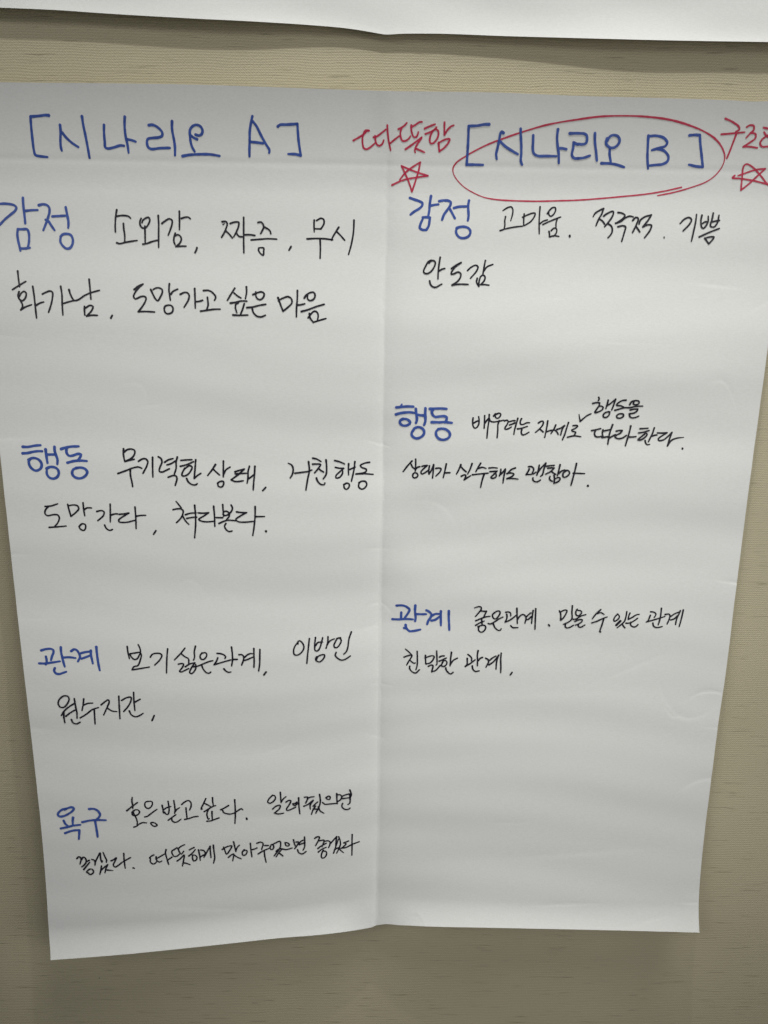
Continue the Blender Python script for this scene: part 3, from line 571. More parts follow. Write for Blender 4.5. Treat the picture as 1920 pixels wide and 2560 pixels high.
 ('black_word','black','배우려는',"""
40811,25218,140 40784,25478,140 40842,25911,140 40992,26070,140 41170,25977,140 41305,25685,140 41312,25361,140 41266,25091,140
40887,25639,140 41082,25509,140 41261,25452,140
41769,25010,140 41770,25533,140 41760,26067,140
41810,25640,140 41947,25422,140 42138,25202,140
42145,24914,140 42129,25454,140 42061,26104,140 42016,26883,141
42158,25238,140 42237,25434,140 42457,25521,140 42854,25478,140 43356,25361,140
42996,25403,140 42899,25729,140 42899,26233,140 42866,26830,141
42511,25033,140 42648,24833,140
42651,24923,140 42899,24793,140 43081,24826,140 43087,24970,140 42950,25170,140 42771,25209,140 42658,25085,140 42633,24905,140
43430,25414,140 43645,25356,140 43738,25444,140 43658,25715,140 43488,26006,140 43528,26114,140 43743,26074,140 44027,25907,140
43848,25478,140 44080,25402,140 44296,25381,140
43858,25748,140 44090,25672,140 44303,25560,140
44534,25179,140 44416,25666,140 44306,26136,140 44249,26533,140
44849,25209,140 44749,25409,140 44795,25677,140 45030,25673,140 45278,25543,140 45531,25532,140
44539,26059,140 44826,26018,140 45112,25923,140 45362,25829,140
44903,26125,140 44857,26342,140 44956,26539,140 45172,26517,140 45507,26313,140"""),
 ('black_word','black','자세로',"""
46259,25543,140 46473,25399,140 46654,25396,140 46645,25656,140 46379,26020,140 46050,26325,140
46379,26020,140 46545,26157,140 46691,26274,140
47033,25350,140 46976,25890,140 46913,26291,140 46834,26734,141
47012,26249,140 47269,26145,140 47509,26129,140
47710,25678,140 47584,26000,140 47341,26404,140
47670,26118,140 47837,26256,140 47948,26455,141
47828,26056,140 48144,25931,140 48455,25706,140/ 48269,26029,140 48153,26512,141
48764,25461,140 48627,25943,140 48493,26466,141 48323,26912,141
49159,25715,140 49459,25690,140 49543,25749,140 49351,25932,140 49058,26097,140 49164,26195,140 49409,26252,141 49301,26494,141
48747,26684,141 49065,26598,141 49305,26555,141 49854,26627,141"""),
 ('check_mark','black','check',"""
49597,24770,72 49657,25048,108 49730,25358,144/ 49989,25103,143 50256,24879,143 50586,24706,143"""),
 ('black_word','black','행동을',"""
51115,23332,147 51181,23466,147 51113,23602,147
50677,23851,147 50967,23777,147 51237,23789,147/ 51226,23977,147 51014,24358,147 50896,24603,147 51189,24544,147 51499,24351,147 51565,24161,147 51368,24056,147 51235,24085,147
51927,23562,147 51868,23913,147 51790,24265,147
51850,24022,147 52106,23856,147 52527,23472,147
52527,23472,147 52412,23959,147 52284,24366,147
52134,24530,147 51839,24561,147 51612,24781,147 51652,24969,147 51922,24965,147 52122,24719,147 52107,24530,147 51997,24505,147
53397,23539,147 53103,23571,147 52698,23847,147 52657,23982,147 52983,24004,147 53262,24108,147
52556,24388,147 52899,24286,147 53321,24161,147 53753,24154,147 54284,24039,147 54822,24004,147
53202,24676,147 52931,24680,147 52727,24845,147 52794,25006,148 53067,25029,148 53299,24863,148 53286,24701,147 53146,24649,147
53731,23912,147 53868,23667,147 54235,23554,147 54486,23631,147 54479,23820,147 54217,23905,147 54020,23827,147 54084,23664,147
53824,24342,147 54143,24268,147 54441,24263,147/ 54400,24415,147 54171,24581,148 53744,24668,147
53823,24640,147 53814,24856,148 53989,24989,148 54312,24957,148 54574,24835,148"""),
 ('black_word','black','따라한다.',"""
50718,26102,148 51068,26032,148 51470,25918,148
51044,26086,148 50979,26359,148 51074,26574,148 51323,26625,148 51646,26540,148
51667,26024,148 51645,26350,148 51733,26620,148
51674,26132,148 51944,26074,148 52265,25988,148
51643,26675,148 51924,26617,148 52141,26587,148
52455,25579,148 52278,26178,148 52201,26668,148 52151,27212,148
52232,26722,148 52468,26556,148 52732,26417,148
52794,26117,148 53036,26060,148 53282,26056,148/ 53161,26275,149 52843,26443,148 52717,26607,148 52973,26740,149 53353,26681,149 53667,26459,149
53979,25667,148 53896,26212,149 53769,26757,149 53638,27329,149
53868,26593,149 54170,26589,149 54485,26547,149
54774,25886,149 55102,25871,149 55429,25839,149
54694,26246,149 55127,26170,149 55555,26029,149
55170,26360,149 54832,26636,149 54653,26828,149 54900,26825,149 55268,26576,149 55417,26357,149 55298,26249,149 55142,26360,149
55975,25806,149 55852,26298,149 55712,26626,149 55560,26981,149
55842,26515,149 56028,26432,149 56235,26402,149
55278,26875,149 55329,27065,149 55476,27226,149 55683,27186,149
56287,26227,149 56673,26234,149 57084,26202,149/ 56744,26424,149 56381,26727,149 56446,26862,149 56828,26804,149 57141,26556,149 57494,26170,149/ 57323,26772,149 57194,27316,149/ 57495,26851,149 57923,26656,149 58524,26568,91
58491,27494,182 58493,27532,182"""),
 ('black_word','black','상대가',"""
35797,28948,147 35476,29313,147 35057,29893,147
35728,29239,147 35827,29460,147 36020,29614,147
36096,28791,147 36108,29290,147 36088,29804,147
36147,29610,147 36270,29477,147 36458,29420,147
35874,30164,147 35996,29968,147 36219,29992,147 36318,30182,147 36195,30347,148 36006,30398,148 35863,30261,148 35903,30035,147
36647,29389,147 36866,29319,147 37087,29294,147/ 36748,29623,147 36564,29885,147 36631,30044,147 36882,29941,147 37254,29642,147
37277,29321,147 37224,29707,147 37252,30027,147/ 37446,29702,147 37622,29217,147
37622,29217,147 37605,29762,147 37558,30373,148
37820,29533,147 38072,29495,147 38263,29554,147 38176,29813,147 37839,30193,147
38692,29129,147 38585,29739,147 38463,30320,147
38590,29900,147 39019,29871,147"""),
 ('black_word','black','실수해도',"""
39923,29166,147 39779,29553,147 39572,29986,147
39962,29357,147 40158,29577,147 40386,29764,147
40864,29050,147 40723,29501,147 40519,29953,147
39989,30157,147 40237,30023,147 40364,30052,147 40340,30245,147 40240,30460,148/ 40499,30274,147 40776,30088,147
41586,29003,146 41379,29359,147 41205,29733,147
41415,29454,147 41725,29351,146 42044,29440,146
40931,30008,147 41496,29931,147 42249,29838,147
41907,29954,147 41769,30439,148 41658,31090,149
42294,29403,146 42638,29363,146 42985,29388,146
42401,29707,147 42683,29682,147 42996,29643,146/ 42695,29969,147 42485,30198,147 42646,30279,147 42923,30125,147 42913,29900,147 42754,29872,147
43303,29477,146 43284,29764,147 43203,30054,147
43291,29924,147 43501,29696,147 43678,29437,146
43681,29500,146 43582,30078,147 43529,30660,148
44521,29342,146 44183,29489,146 43824,29881,147
43823,29849,147 44134,29778,147 44421,29868,147 44274,30063,147 43844,30279,147/ 44284,30256,147 44777,30297,147"""),
 ('black_word','black','괜찮아.',"""
45621,29218,146 45832,29193,146 46030,29339,146 46042,29555,146 45944,29708,147
45682,29411,146 45579,29651,146 45444,29892,147/ 45825,29863,147 46076,29792,147 46260,29658,146
46505,29071,146 46443,29503,146 46340,29930,147
46410,29677,146 46686,29283,146 47046,28867,145
47047,28889,145 46905,29407,146 46805,29886,147 46664,30020,147
46034,30163,147 46046,30360,148 46290,30509,148 46501,30460,148 46663,30326,148
47103,29145,146 47397,29096,146 47755,29055,146
47239,29314,146 47534,29274,146 47768,29282,146/ 47509,29568,146 47078,29828,147
47551,29567,146 47731,29715,147 47908,29821,147
48240,28994,146 48162,29469,146 48065,29948,147
48181,29772,147 48358,29552,146 48648,29438,146
48759,29501,146 48539,29722,147 48559,30004,147 48691,30067,147 48976,29887,147 49089,29668,147 48949,29476,146 48756,29458,146
47451,30004,147 47423,30223,147 47561,30373,148 47671,30415,148
47786,29910,147 47846,30171,147 47832,30587,148/ 48123,30472,148 48320,30249,147 48290,30118,147 48097,30100,147 47913,30213,147
49612,28862,145 49505,29531,146 49396,30098,147 49273,30735,148
49390,29706,147 49858,29711,147 50349,29720,147
50706,30753,200 50708,30784,200"""),
 ('blue_word','blue','관계 left',"""
3475,46070,220 3856,45960,221 4253,45928,221 4504,46034,221 4512,46266,221 4376,46601,221 4258,46978,221
3840,46639,221 3884,46933,221 3870,47227,221 3783,47373,221
3236,47255,221 3709,47268,221 4387,47181,221 5026,47076,221
5172,45785,221 5170,46185,222 5243,46690,221 5338,47196,221 5427,47575,222
5280,46754,221 5639,46713,222 6036,46728,222 6391,46788,222
4559,47696,222 4486,47950,223 4651,48206,223 4927,48250,224 5252,48146,223 5536,48041,223
6066,46145,222 6313,45977,222 6548,46062,222 6730,46400,222 6794,46696,222 6596,47097,222
6851,46358,223 7216,46252,223 7658,46189,223
6927,46844,222 7272,46718,223 7680,46549,223
7762,46104,223 7761,46528,223 7823,46909,223 7885,47290,223
8259,45765,222 8288,46400,223 8351,47164,223 8459,47926,223"""),
 ('black_word','black','보기',"""
10959,45712,147 11012,46298,148 11115,46835,149
11185,46405,148 11252,46619,149 11544,46914,149 11802,46832,149 11994,46508,148 12108,46186,148 12069,45867,147 11927,45540,147
11186,46378,148 11621,46306,148 12080,46266,148 12172,46507,148 12050,46993,149 11826,47480,149 11465,47589,149 11300,47886,149/ 11916,47777,149 12841,47611,149
12954,46692,149 13142,46422,148 13502,46329,148 13857,46365,148 13979,46525,148 13786,46930,149 13318,47420,149
14506,45910,147 14415,46712,149 14326,48176,150"""),
 ('black_word','black','싫은',"""
16018,45852,147 15640,46331,148 15071,46935,149
15690,46358,148 15988,46624,149 16290,46785,149
16953,45665,147 16841,46168,148 16853,46702,149 16754,46945,149
15404,47330,150 15661,47274,150 15865,47301,150 15751,47628,150 15482,48010,150 15634,48064,150 15946,47927,150 16310,47735,150
16337,46920,149 16323,47354,150
16009,47572,150 16427,47299,150 16864,47189,150/ 16515,47735,150 16374,48117,150 16524,48226,150 16814,47953,150 16953,47625,150 16936,47352,150
17526,46273,148 17342,46540,148 17411,46836,149 17639,46889,149 17875,46647,149 17932,46379,148 17782,46246,148 17551,46300,148
16724,47571,150 17084,47515,150 17654,47269,150 18119,47078,149 18453,46997,149
17469,47460,150 17587,47788,150 17883,48144,150 18113,48171,150 18244,48061,150"""),
 ('black_word','black','관계,',"""
18852,46314,152 19158,46345,152 19445,46458,152 19605,46629,153 19511,46801,153
18898,46724,153 18782,47030,153 18555,47377,154/ 19286,47146,154 20051,46916,153
20125,45743,151 20188,46345,152 20196,46916,153 20103,47495,154
20233,46885,153 20613,46871,153
19415,47766,154 19590,47980,155 19805,48097,155 20024,48059,155
20784,46440,152 21037,46441,152 21179,46593,153 21174,46880,153 20989,47420,154
21250,46689,153 21543,46442,152 21798,46329,152 21961,46348,152
21263,46976,154 21537,46881,153 21975,46672,153
22093,45877,152 22094,46425,152 22107,46998,154 22073,47639,155
22627,45954,152 22609,46617,153 22588,47310,154 22488,47973,155
23148,48076,155 22943,48361,155"""),
 ('black_word','black','이방인',"""
25989,45463,144 25990,45274,144 26111,45179,144 26294,45276,144 26496,45592,144 26496,45929,145 26292,46267,145 25966,46499,146 25682,46454,145 25602,46177,145 25685,45755,144 25929,45379,144
27003,44988,144 26923,45764,144 26840,46528,146 26775,47287,148
27551,44888,144 27491,45348,144 27471,45768,144 27533,46108,145 27756,46110,145 27959,45773,145 28080,45354,144 28180,44894,144
27552,45643,144 27755,45351,144 28182,45313,144
28655,44836,144 28629,45360,144 28481,45906,145
28589,45527,144 28852,45195,144 29218,45032,144
29766,44936,144 29502,44994,144 29301,45326,144 29180,45661,145 29303,45853,145 29507,45793,145 29750,45459,144 29829,45167,144 29706,44977,144 29421,44993,144
30720,44433,144 30521,45054,144 30425,45810,145 30285,46234,146 30061,46466,147
29387,46281,146 29306,46559,147 29552,46868,148 29879,47028,148 30206,46948,148 30655,46641,147
27675,46666,147 27572,46795,147 27592,47013,147 27877,47169,148 28122,47020,147 28347,46675,147 28327,46480,146 28082,46498,146 27756,46667,147 27653,46926,147"""),
 ('black_word','black','원수지간,',"""
4919,50486,155 5158,50331,155 5526,50365,155 5621,50647,155 5387,51146,155 5083,51426,155 4800,51391,155 4639,51076,155 4734,50702,155 4950,50455,155
6050,51058,155 5603,51337,155 5115,51773,156 4823,52216,157
5218,52284,157 5615,51969,157 6124,51657,156
5072,51963,157 5036,52411,158 5077,52931,159
6082,50587,155 6145,51341,156 6216,51974,157 6195,52486,158
5679,52611,158 5796,52936,159 6103,53055,159 6434,52876,159
6898,50622,156 6816,51157,156 6673,51756,156
6869,51221,156 7224,51065,156 7656,51035,156
6466,52475,158 7039,52108,157 7586,51668,157 8145,51468,157
7758,51669,157 7749,52241,157 7735,53079,159
8392,51215,157 8788,50880,157 9058,50721,157 9134,50880,157 8926,51420,157 8558,52195,157
8946,51547,157 9305,51803,157 9762,51881,121
10014,50372,157 9989,51486,158 9979,52574,158
10236,50784,157 10656,50529,157 11092,50465,157 11073,50783,157 10777,51359,158 10352,51870,158
11350,49992,156 11329,50847,158 11358,51776,158
11410,50943,158 11890,50654,157
10853,51808,158 11015,52193,158 11380,52386,158 11764,52259,158 12066,52054,158
13052,52262,159 12828,52764,159"""),
 ('blue_word','blue','관계 right',"""
34718,41958,226 35043,41905,226 35405,41925,226 35734,42096,226 35864,42243,227 35780,42520,227 35465,43044,227
35147,42563,227 35135,42874,227 35133,43144,227
34378,43261,227 34887,43240,227 35540,43156,227 36193,43155,226
36370,41826,226 36351,42214,227 36378,42602,227 36424,42987,227 36378,43318,226
36506,42634,227 36940,42632,227 37337,42604,227
35551,43711,225 35591,43918,225 35889,44261,225 36324,44218,225 36866,44070,225
35429,44004,225 35629,44029,225
37363,42245,227 37583,42353,227 37807,42617,227 37743,42891,226 37536,43246,226 37453,43556,225
37847,42732,227 38131,42566,227 38527,42532,227
37824,43196,226 38147,43107,226 38535,42784,226
38627,42276,227 38626,42780,226 38658,43242,225 38669,43624,225
39329,42232,226 39339,42832,226 39388,43445,225 39423,44015,225"""),
 ('black_word','black','좋은관계.',"""
41561,41874,98 41872,41750,145 42128,41767,145 42160,41966,145 41944,42323,145 41680,42670,145
42192,42140,145 42402,42158,145 42634,42141,145/ 42509,42454,145 42382,42757,145
41720,43076,145 42199,42837,145 42611,42675,145 42958,42614,145
41736,43496,145 42077,43262,145 42466,43076,145
42223,42836,145 42267,43107,145 42291,43354,145
41951,43613,145 42180,43506,145 42505,43471,145 42629,43640,145 42525,43942,145 42298,44123,145 42085,44055,145 41983,43835,145 42065,43559,145
43336,42254,145 43161,42484,145 43268,42778,145 43457,42846,145 43679,42616,145 43824,42264,145 43746,42093,145 43470,42151,145 43338,42304,145
42824,43287,145 43013,43331,145 43376,43121,145 43781,42811,145 44099,42643,145
43268,43298,145 43447,43665,145 43738,43905,146 43924,43874,146 43988,43748,145
44318,42190,145 44585,42153,145 44754,42287,145 44767,42534,144
44410,42371,145 44450,42692,145 44307,43117,145/ 44761,42881,145 45272,42421,144
45271,41787,144 45324,42518,144 45383,43210,145
45386,42813,145 45579,42511,144 45803,42357,144 45992,42426,144 46120,42644,144 46042,43167,145
46118,42595,144 46314,42368,144 46513,42190,144
46109,42867,145 46337,42787,145 46556,42534,144
46700,41964,144 46651,42581,144 46629,43176,145
46922,41786,144 46938,42722,144 46960,43717,146
44812,43425,145 44984,43594,145 45450,43596,145
48144,43264,177 48211,43362,177"""),
 ('black_word','black','믿을 수',"""
48997,41944,140 49121,42206,140 49159,42814,141/ 49362,42619,141 49557,42274,140 49661,41932,140 49567,41858,140 49319,41919,140 49111,42055,140
50106,41453,140 50102,42076,140 50151,42567,140 50058,42797,141 49750,43032,141 49436,43192,142
49616,43188,142 49593,43382,142 49749,43534,142 49997,43471,142 50324,43253,142
50551,41767,140 50439,41995,140 50494,42296,140 50680,42388,140 50886,42215,140 50962,42007,140 50829,41895,140 50612,41880,140
50251,42710,141 50519,42675,141 50898,42404,140 51339,42254,140
50426,42906,141 50740,42748,141 51046,42724,141 51039,42896,141 50767,43130,142 50487,43250,142
50737,43208,142 50787,43400,142 50971,43436,142 51316,43218,142
52626,41781,140 52321,42085,140 52055,42427,140 51943,42636,141
52361,42141,140 52573,42063,140 52794,42118,140 52946,42229,140
51916,43018,141 52304,42879,141 52758,42646,141 53233,42445,141
52939,42644,141 52846,43103,142 52697,43723,143 52692,43879,143 52781,43858,143"""),
 ('black_word','black','있는',"""
54145,42186,144 53948,42409,144 53839,42677,145 53895,42855,145 54102,42764,145 54299,42540,145 54307,42362,144 54168,42208,144
54941,41961,144 54906,42359,144 54793,42848,145 54200,43461,146
54427,42829,235 54094,43213,197
54596,43074,146 54743,43298,146 54885,43455,146
55229,42092,144 55141,42358,145 55121,42668,145/ 55451,42489,145 55818,42244,145 56063,42199,145
54956,43026,146 55276,43002,145 55646,42799,145 55949,42553,145
55356,42934,145 55378,43203,146 55650,43373,146 55881,43313,146 56024,43133,146"""),
 ('black_word','black','관계',"""
57062,41961,145 57344,41995,145 57526,42127,145 57537,42260,145 57417,42482,145
57057,42284,145 56995,42483,145 56891,42794,145 56749,42906,145/ 57190,42771,145 57819,42570,145 58365,42391,145
57992,41639,145 57984,42215,145 57934,42658,145 57826,43171,146
57337,42993,146 57426,43284,146 57718,43418,146 58205,43318,146
58372,42214,145 58691,42169,145 58809,42301,145 58771,42612,145 58616,43079,146
58881,42390,145 59205,42145,145 59620,41966,145
58907,42701,145 59202,42611,145 59477,42300,145
59695,41855,145 59577,42211,145 59421,42655,145 59375,43123,146
59947,41787,145 59876,42432,145 59716,43323,146"""),
 ('black_word','black','친',"""
35575,45953,119 35870,46196,143 36102,46425,143
35461,46733,144 35814,46577,144 36168,46491,143 36139,46664,143 35920,47053,143 35718,47459,144
36000,46997,143 36214,47176,143 36362,47271,143 36475,47231,143
36628,46126,143 36660,46811,143 36657,47428,143 36554,47881,144
35996,47565,144 35984,47772,144 36135,48006,144 36365,48169,145 36560,48176,145 36877,47848,144"""),
 ('black_word','black','밀한',"""
37378,46470,147 37386,46777,147 37430,47288,147/ 37799,47168,147 38080,46815,146 38154,46539,146 38007,46477,147 37687,46559,147 37336,46728,147
38366,46019,147 38394,46495,146 38426,47072,147 38415,47277,147 38336,47349,147
37645,47501,147 37836,47389,147 38030,47363,147 38081,47463,147 38023,47741,148 37966,48004,148/ 38302,47867,148 38552,47580,147 38739,47332,147
38623,46588,146 38813,46479,146 39054,46452,146
38616,46962,146 38919,46814,146 39252,46631,146
38986,46913,146 38864,47190,147 38838,47396,147 38969,47459,147 39223,47312,147 39312,47070,146 39211,46904,146 39017,46878,146
39686,46073,146 39624,46685,146 39603,47093,146 39585,47366,147
39638,47193,146 39854,46846,146 40233,46612,146
39214,47569,147 39269,47791,148 39504,48060,149 39668,48141,149 39888,47958,148"""),
 ('black_word','black','관계,',"""
41151,46243,145 41382,46421,145 41501,46619,145 41475,46823,146
41098,46599,145 41107,46869,146 41100,47174,146 40930,47385,147/ 41402,47062,146 41809,46711,145
42038,45862,145 41987,46267,145 42020,46771,146 42022,47280,147
42086,46803,146 42254,46562,145 42460,46472,145
41571,47294,147 41631,47601,147 41881,47818,148 42216,47738,148
42736,46547,145 42932,46642,145 43003,46843,146 42917,47116,146 42783,47393,147
43033,46774,146 43345,46496,145 43643,46303,145
43048,47163,146 43422,46865,146 43729,46452,145 43880,46213,145
43880,46213,145 43751,46619,145 43703,47060,146 43691,47540,147
44098,46022,145 44072,46611,145 44112,47220,147 44126,47875,148
45139,47816,148 44991,48063,149"""),
 ('blue_word','blue','욕구',"""
4546,61471,227 4871,61298,227 5224,61225,227 5389,61345,227 5231,61620,228 4864,61891,227 4467,62101,227 4081,62153,226 3901,61992,226 4007,61719,227 4375,61429,227 4764,61336,227
4385,62570,226 4522,62904,225 4786,63163,225
5257,62273,227 5201,62606,226 5194,63035,226
4096,63361,225 4677,63238,225 5243,63094,226 5875,63029,226
4452,63837,226 5004,63634,226 5497,63567,226 5759,63572,226/ 5719,63981,227 5656,64472,229
6761,61424,228 7129,61409,228 7436,61531,228 7663,61812,229 7718,62052,229 7561,62328,229 7301,62562,228
6065,62759,227 6632,62630,227 7231,62561,228 8211,62595,229
7227,62640,228 7295,63309,227 7354,63895,227 7370,64268,228"""),
 ('black_word','black','호응',"""
10715,60302,123 10680,60691,148 10736,61104,150 10719,61438,150
10168,61641,151 10675,61208,150 11177,60821,149
10783,61650,151 10622,61859,151 10664,62114,152 10885,62181,152 11191,62037,152 11317,61784,151 11214,61613,151 10955,61568,151 10760,61734,151 10816,62074,152 10982,62459,151 11053,62884,151 11022,63138,151
10712,63364,151 10979,63263,151 11213,63056,151 11519,62913,151 11892,62941,151
12149,60731,149 11923,60790,149 11819,61036,149 11881,61308,150 12117,61458,151 12385,61295,150 12530,60964,149 12483,60757,149 12186,60732,149
11774,62323,152 12001,62263,152 12469,61887,152 12915,61555,151
12456,62909,152 12267,62948,152 12334,63119,151 12587,63314,151 12854,63213,151 12785,63085,152 12567,62932,152 12401,62886,152"""),
 ('black_word','black','받고',"""
13399,61144,150 13456,61564,151 13494,61947,152 13623,61971,152
13955,60759,149 14009,61280,150 14010,61702,151 13879,62104,152 13695,62037,152 13593,61821,152
13510,61608,151 13799,61402,151 14177,61283,150
14480,60685,149 14535,61205,150 14555,61627,151 14501,62010,152
14525,61882,152 14725,61588,151 14975,61424,151
13889,62703,152 14277,62391,152 14607,62141,152
14215,62518,152 14225,62731,152 14441,62928,152 14705,62891,152 15054,62622,152
15184,61099,150 15494,60826,150 15832,60702,150 16014,60882,150 16043,61257,151 15880,61680,152
15563,61459,151 15577,61912,152 15613,62538,152
15399,62652,152 15801,62566,152 16226,62410,153 16626,62362,153"""),
 ('black_word','black','싶다.',"""
17404,60538,150 17157,61093,151 16928,61633,152 17056,61588,152
17223,61000,125 17531,61172,151 17818,61368,152
18013,60458,150 18023,60830,150 18073,61255,152
17212,61880,153 17599,61625,152 17942,61395,152 18282,61260,152
17597,61673,153 17457,62055,153 17464,62395,153 17559,62685,152 17645,62616,152
17925,61874,153 17910,62262,154 17927,62743,152
17426,62896,152 17806,62859,152 18189,62704,152 18551,62571,153
19455,61299,152 19113,61520,153 18707,61726,153/ 18895,61756,153 18970,62000,154 19259,62155,154 19678,62192,154 20020,62056,154 20321,61845,154 20621,61659,154 20744,61784,154
20038,60712,151 20060,61450,153 20056,62228,154 19988,63185,152
21077,62696,191 21104,62792,190"""),
 ('black_word','black','알려',"""
23529,60326,147 23204,60676,148 23064,61035,149 23248,61162,150 23571,60987,149 23791,60630,148 23688,60360,147 23501,60385,147
24241,60047,146 24271,60642,148 24289,61129,150
24317,61068,150 24482,60768,149 24753,60504,148
23501,61786,151 23828,61486,151 24204,61404,151 24144,61743,151 23653,62224,151/ 24026,62327,150 24510,62248,151
24745,61080,150 25015,60903,150 25201,60939,150 25062,61335,151 24786,61823,151 24837,61980,151 25268,61837,151 25647,61630,151
25384,61282,151 25652,61228,151 25815,61047,150 25599,61226,151 25383,61344,151 25542,61473,151 25867,61234,151
25927,60653,149 25943,61546,151 26014,62349,150"""),
 ('black_word','black','됬으면',"""
26463,60606,149 26784,60614,150 26564,61253,151
26729,60765,150 26999,60620,150 27348,60568,150
26399,61558,151 26777,61383,151 27264,60933,151
27264,60964,151 26991,61451,151 26988,61883,151
27259,61582,151 27530,61280,151 27693,61130,151
27474,61587,151 27256,61951,151 27092,62436,150
27858,60339,149 27935,60983,151 27852,61536,151 27497,62324,150
27743,61656,151 27903,62090,150 28253,62342,150
27257,61890,151 27634,61899,151
28447,60721,150 28716,60546,150 28850,60642,150 28769,60915,151 28554,60847,151 28447,60721,150
28149,61205,151 28337,61396,151 28876,61381,151 29469,61338,151
29458,60296,149 29469,60846,151 29512,61401,151
29496,60449,150 29738,60427,150 29926,60618,150 29792,60981,151 29523,61156,151
29926,60618,150 30330,60450,150 30653,60373,150
29954,60864,151 30385,60820,151 30708,60773,151
30678,59981,149 30815,60472,150 30708,60773,151 30653,60404,150 30709,61018,151 30657,61383,150 30495,61498,150
30009,61357,151 29928,61660,150 30172,61973,150 30497,62016,150 30713,61872,150"""),
 ('black_word','black','좋겠다.',"""
5345,66507,157 5487,66337,158 5635,66362,158 5716,66558,157 5588,67094,157
5748,66645,157 5896,66389,158 6044,66414,158 6162,66611,158 6164,66871,157 5996,67168,157 5719,67398,157
5996,67168,157 6242,66829,157 6475,66705,158
5890,67681,157 6216,67260,157 6480,66921,157
6418,67651,157 6220,67818,157 6135,67988,157 6302,68035,157 6386,68210,158 6654,68129,158 6780,67917,157 6680,67679,157 6457,67630,157
6687,66623,128 6907,66714,158 6987,66932,158 6939,67233,157
6990,66889,158 7202,66503,158 7482,65963,158 7500,66553,158 7586,66989,158 7652,66817,158
7767,65924,129 7921,66430,159 8034,66738,158 8001,66976,158
7527,67354,157 7445,67804,157 7328,68231,158
7504,67762,157 7822,67468,157 8098,67238,158
8098,67238,158 7925,67643,157 7807,68091,157
7956,67772,157 8256,67822,157 8574,67864,106
8442,66834,158 8695,66708,158 8953,66495,159 8797,66885,158 8624,67271,158 8764,67490,158 9034,67366,158 9430,67029,158 9822,66776,159 10252,66522,159
9657,66070,159 9650,66816,159 9700,67640,158
10420,67623,149 10550,67669,128"""),
 ('black_word','black','따뜻하게',"""
12404,66285,151 12165,66417,151 11986,66610,151/ 12068,66661,151 12050,67004,150 12250,67252,150 12463,67209,150 12644,66970,150
12605,66477,151 12616,66675,151 12688,66922,151 12893,67074,150 13110,66958,151
12571,66723,151 12964,66487,151 13444,66179,151
13572,65739,151 13493,66057,151 13587,66701,151 13728,67341,150
13665,66851,151 13883,66709,151 14059,66566,151
14571,65570,150 14309,65759,151 14090,65925,151 14118,66222,151 14274,66499,151 14528,66481,151 14749,66290,151
14671,65695,151 14914,65458,150 15301,65265,150
14692,65696,151 14763,65994,151 14919,66271,151 15096,66103,151 15187,65957,151
14526,66998,151 14855,66738,151 15211,66354,151 15147,66845,151 14992,67547,150
15090,67210,150 15385,67268,150 15698,67423,150
15699,65835,151 15916,65708,151 16154,65593,151
15628,66491,151 15936,66228,151 16250,65818,151
15970,66427,151 15956,66772,151 16073,67046,151 16289,66930,151 16383,66688,151 16265,66462,151 16014,66379,151
16545,65852,151 16628,66399,151 16669,66991,151
16682,66648,151 16857,66506,151 17030,66413,151
16755,65884,151 17007,65942,152 17148,66120,152 17020,66684,151
17111,66515,151 17386,65980,152 17638,65494,151
17638,65494,151 17637,66087,152 17677,66731,151
17938,65382,151 17975,66099,152 18017,66742,151 17893,67323,150"""),
 ('black_word','black','맞아주었으면',"""
18750,65888,147 19133,65633,147 19646,65527,147 19444,65988,147 19135,66414,147 18963,65908,147 18866,65623,147
19820,65098,146 19911,65630,147 20003,66164,147
20006,66071,147 20151,65701,147 20345,65490,147
19287,66760,147 19590,66492,147 19808,66406,147 19743,66806,147 19681,67142,146
19858,66563,147 20122,66757,147 20469,66940,146
20789,65974,147 20592,66278,147 20666,66590,147 20883,66535,147 21053,66170,147 20949,66042,147 20732,66097,147
21371,65309,147 21408,65996,147 21483,66770,146
21543,66001,147 21760,65946,147 21978,65830,147
21989,65331,147 22315,65218,147 22554,65383,147 22465,65784,147 22406,66030,147
22684,65605,147 23035,65605,147
22073,66482,147 22566,66159,147 23084,65929,147
22646,66223,147 22691,66776,146 22806,67393,147
23334,65535,147 23194,65809,147 23271,66058,147 23461,66003,147 23547,65697,147 23388,65505,147 23307,65534,147
23388,65536,147 23715,65361,147 24123,65189,147 24198,65594,147 24085,65960,147 23808,66381,146 23560,66740,146
24301,66028,147 24026,66387,146 23748,66837,147
23756,66257,146 23975,66049,147 24193,65964,147
24052,66449,146 24375,66750,147
24608,65360,147 24851,65399,147 25011,65589,147 24901,65727,147 24685,65671,147 24607,65422,147
24302,65998,147 24680,66100,146 25279,65934,146
25397,65076,147 25500,65573,147 25633,65883,146
25638,65331,147 25882,65308,147 25716,65702,147 25496,66031,146
25881,65492,147 26155,65224,147 26427,65109,147
25934,65616,147 26370,65445,147
26429,64800,148 26452,65417,147 26422,65904,146 26284,66204,146
25767,66130,146 25874,66436,146 26200,66597,147 26583,66333,146"""),
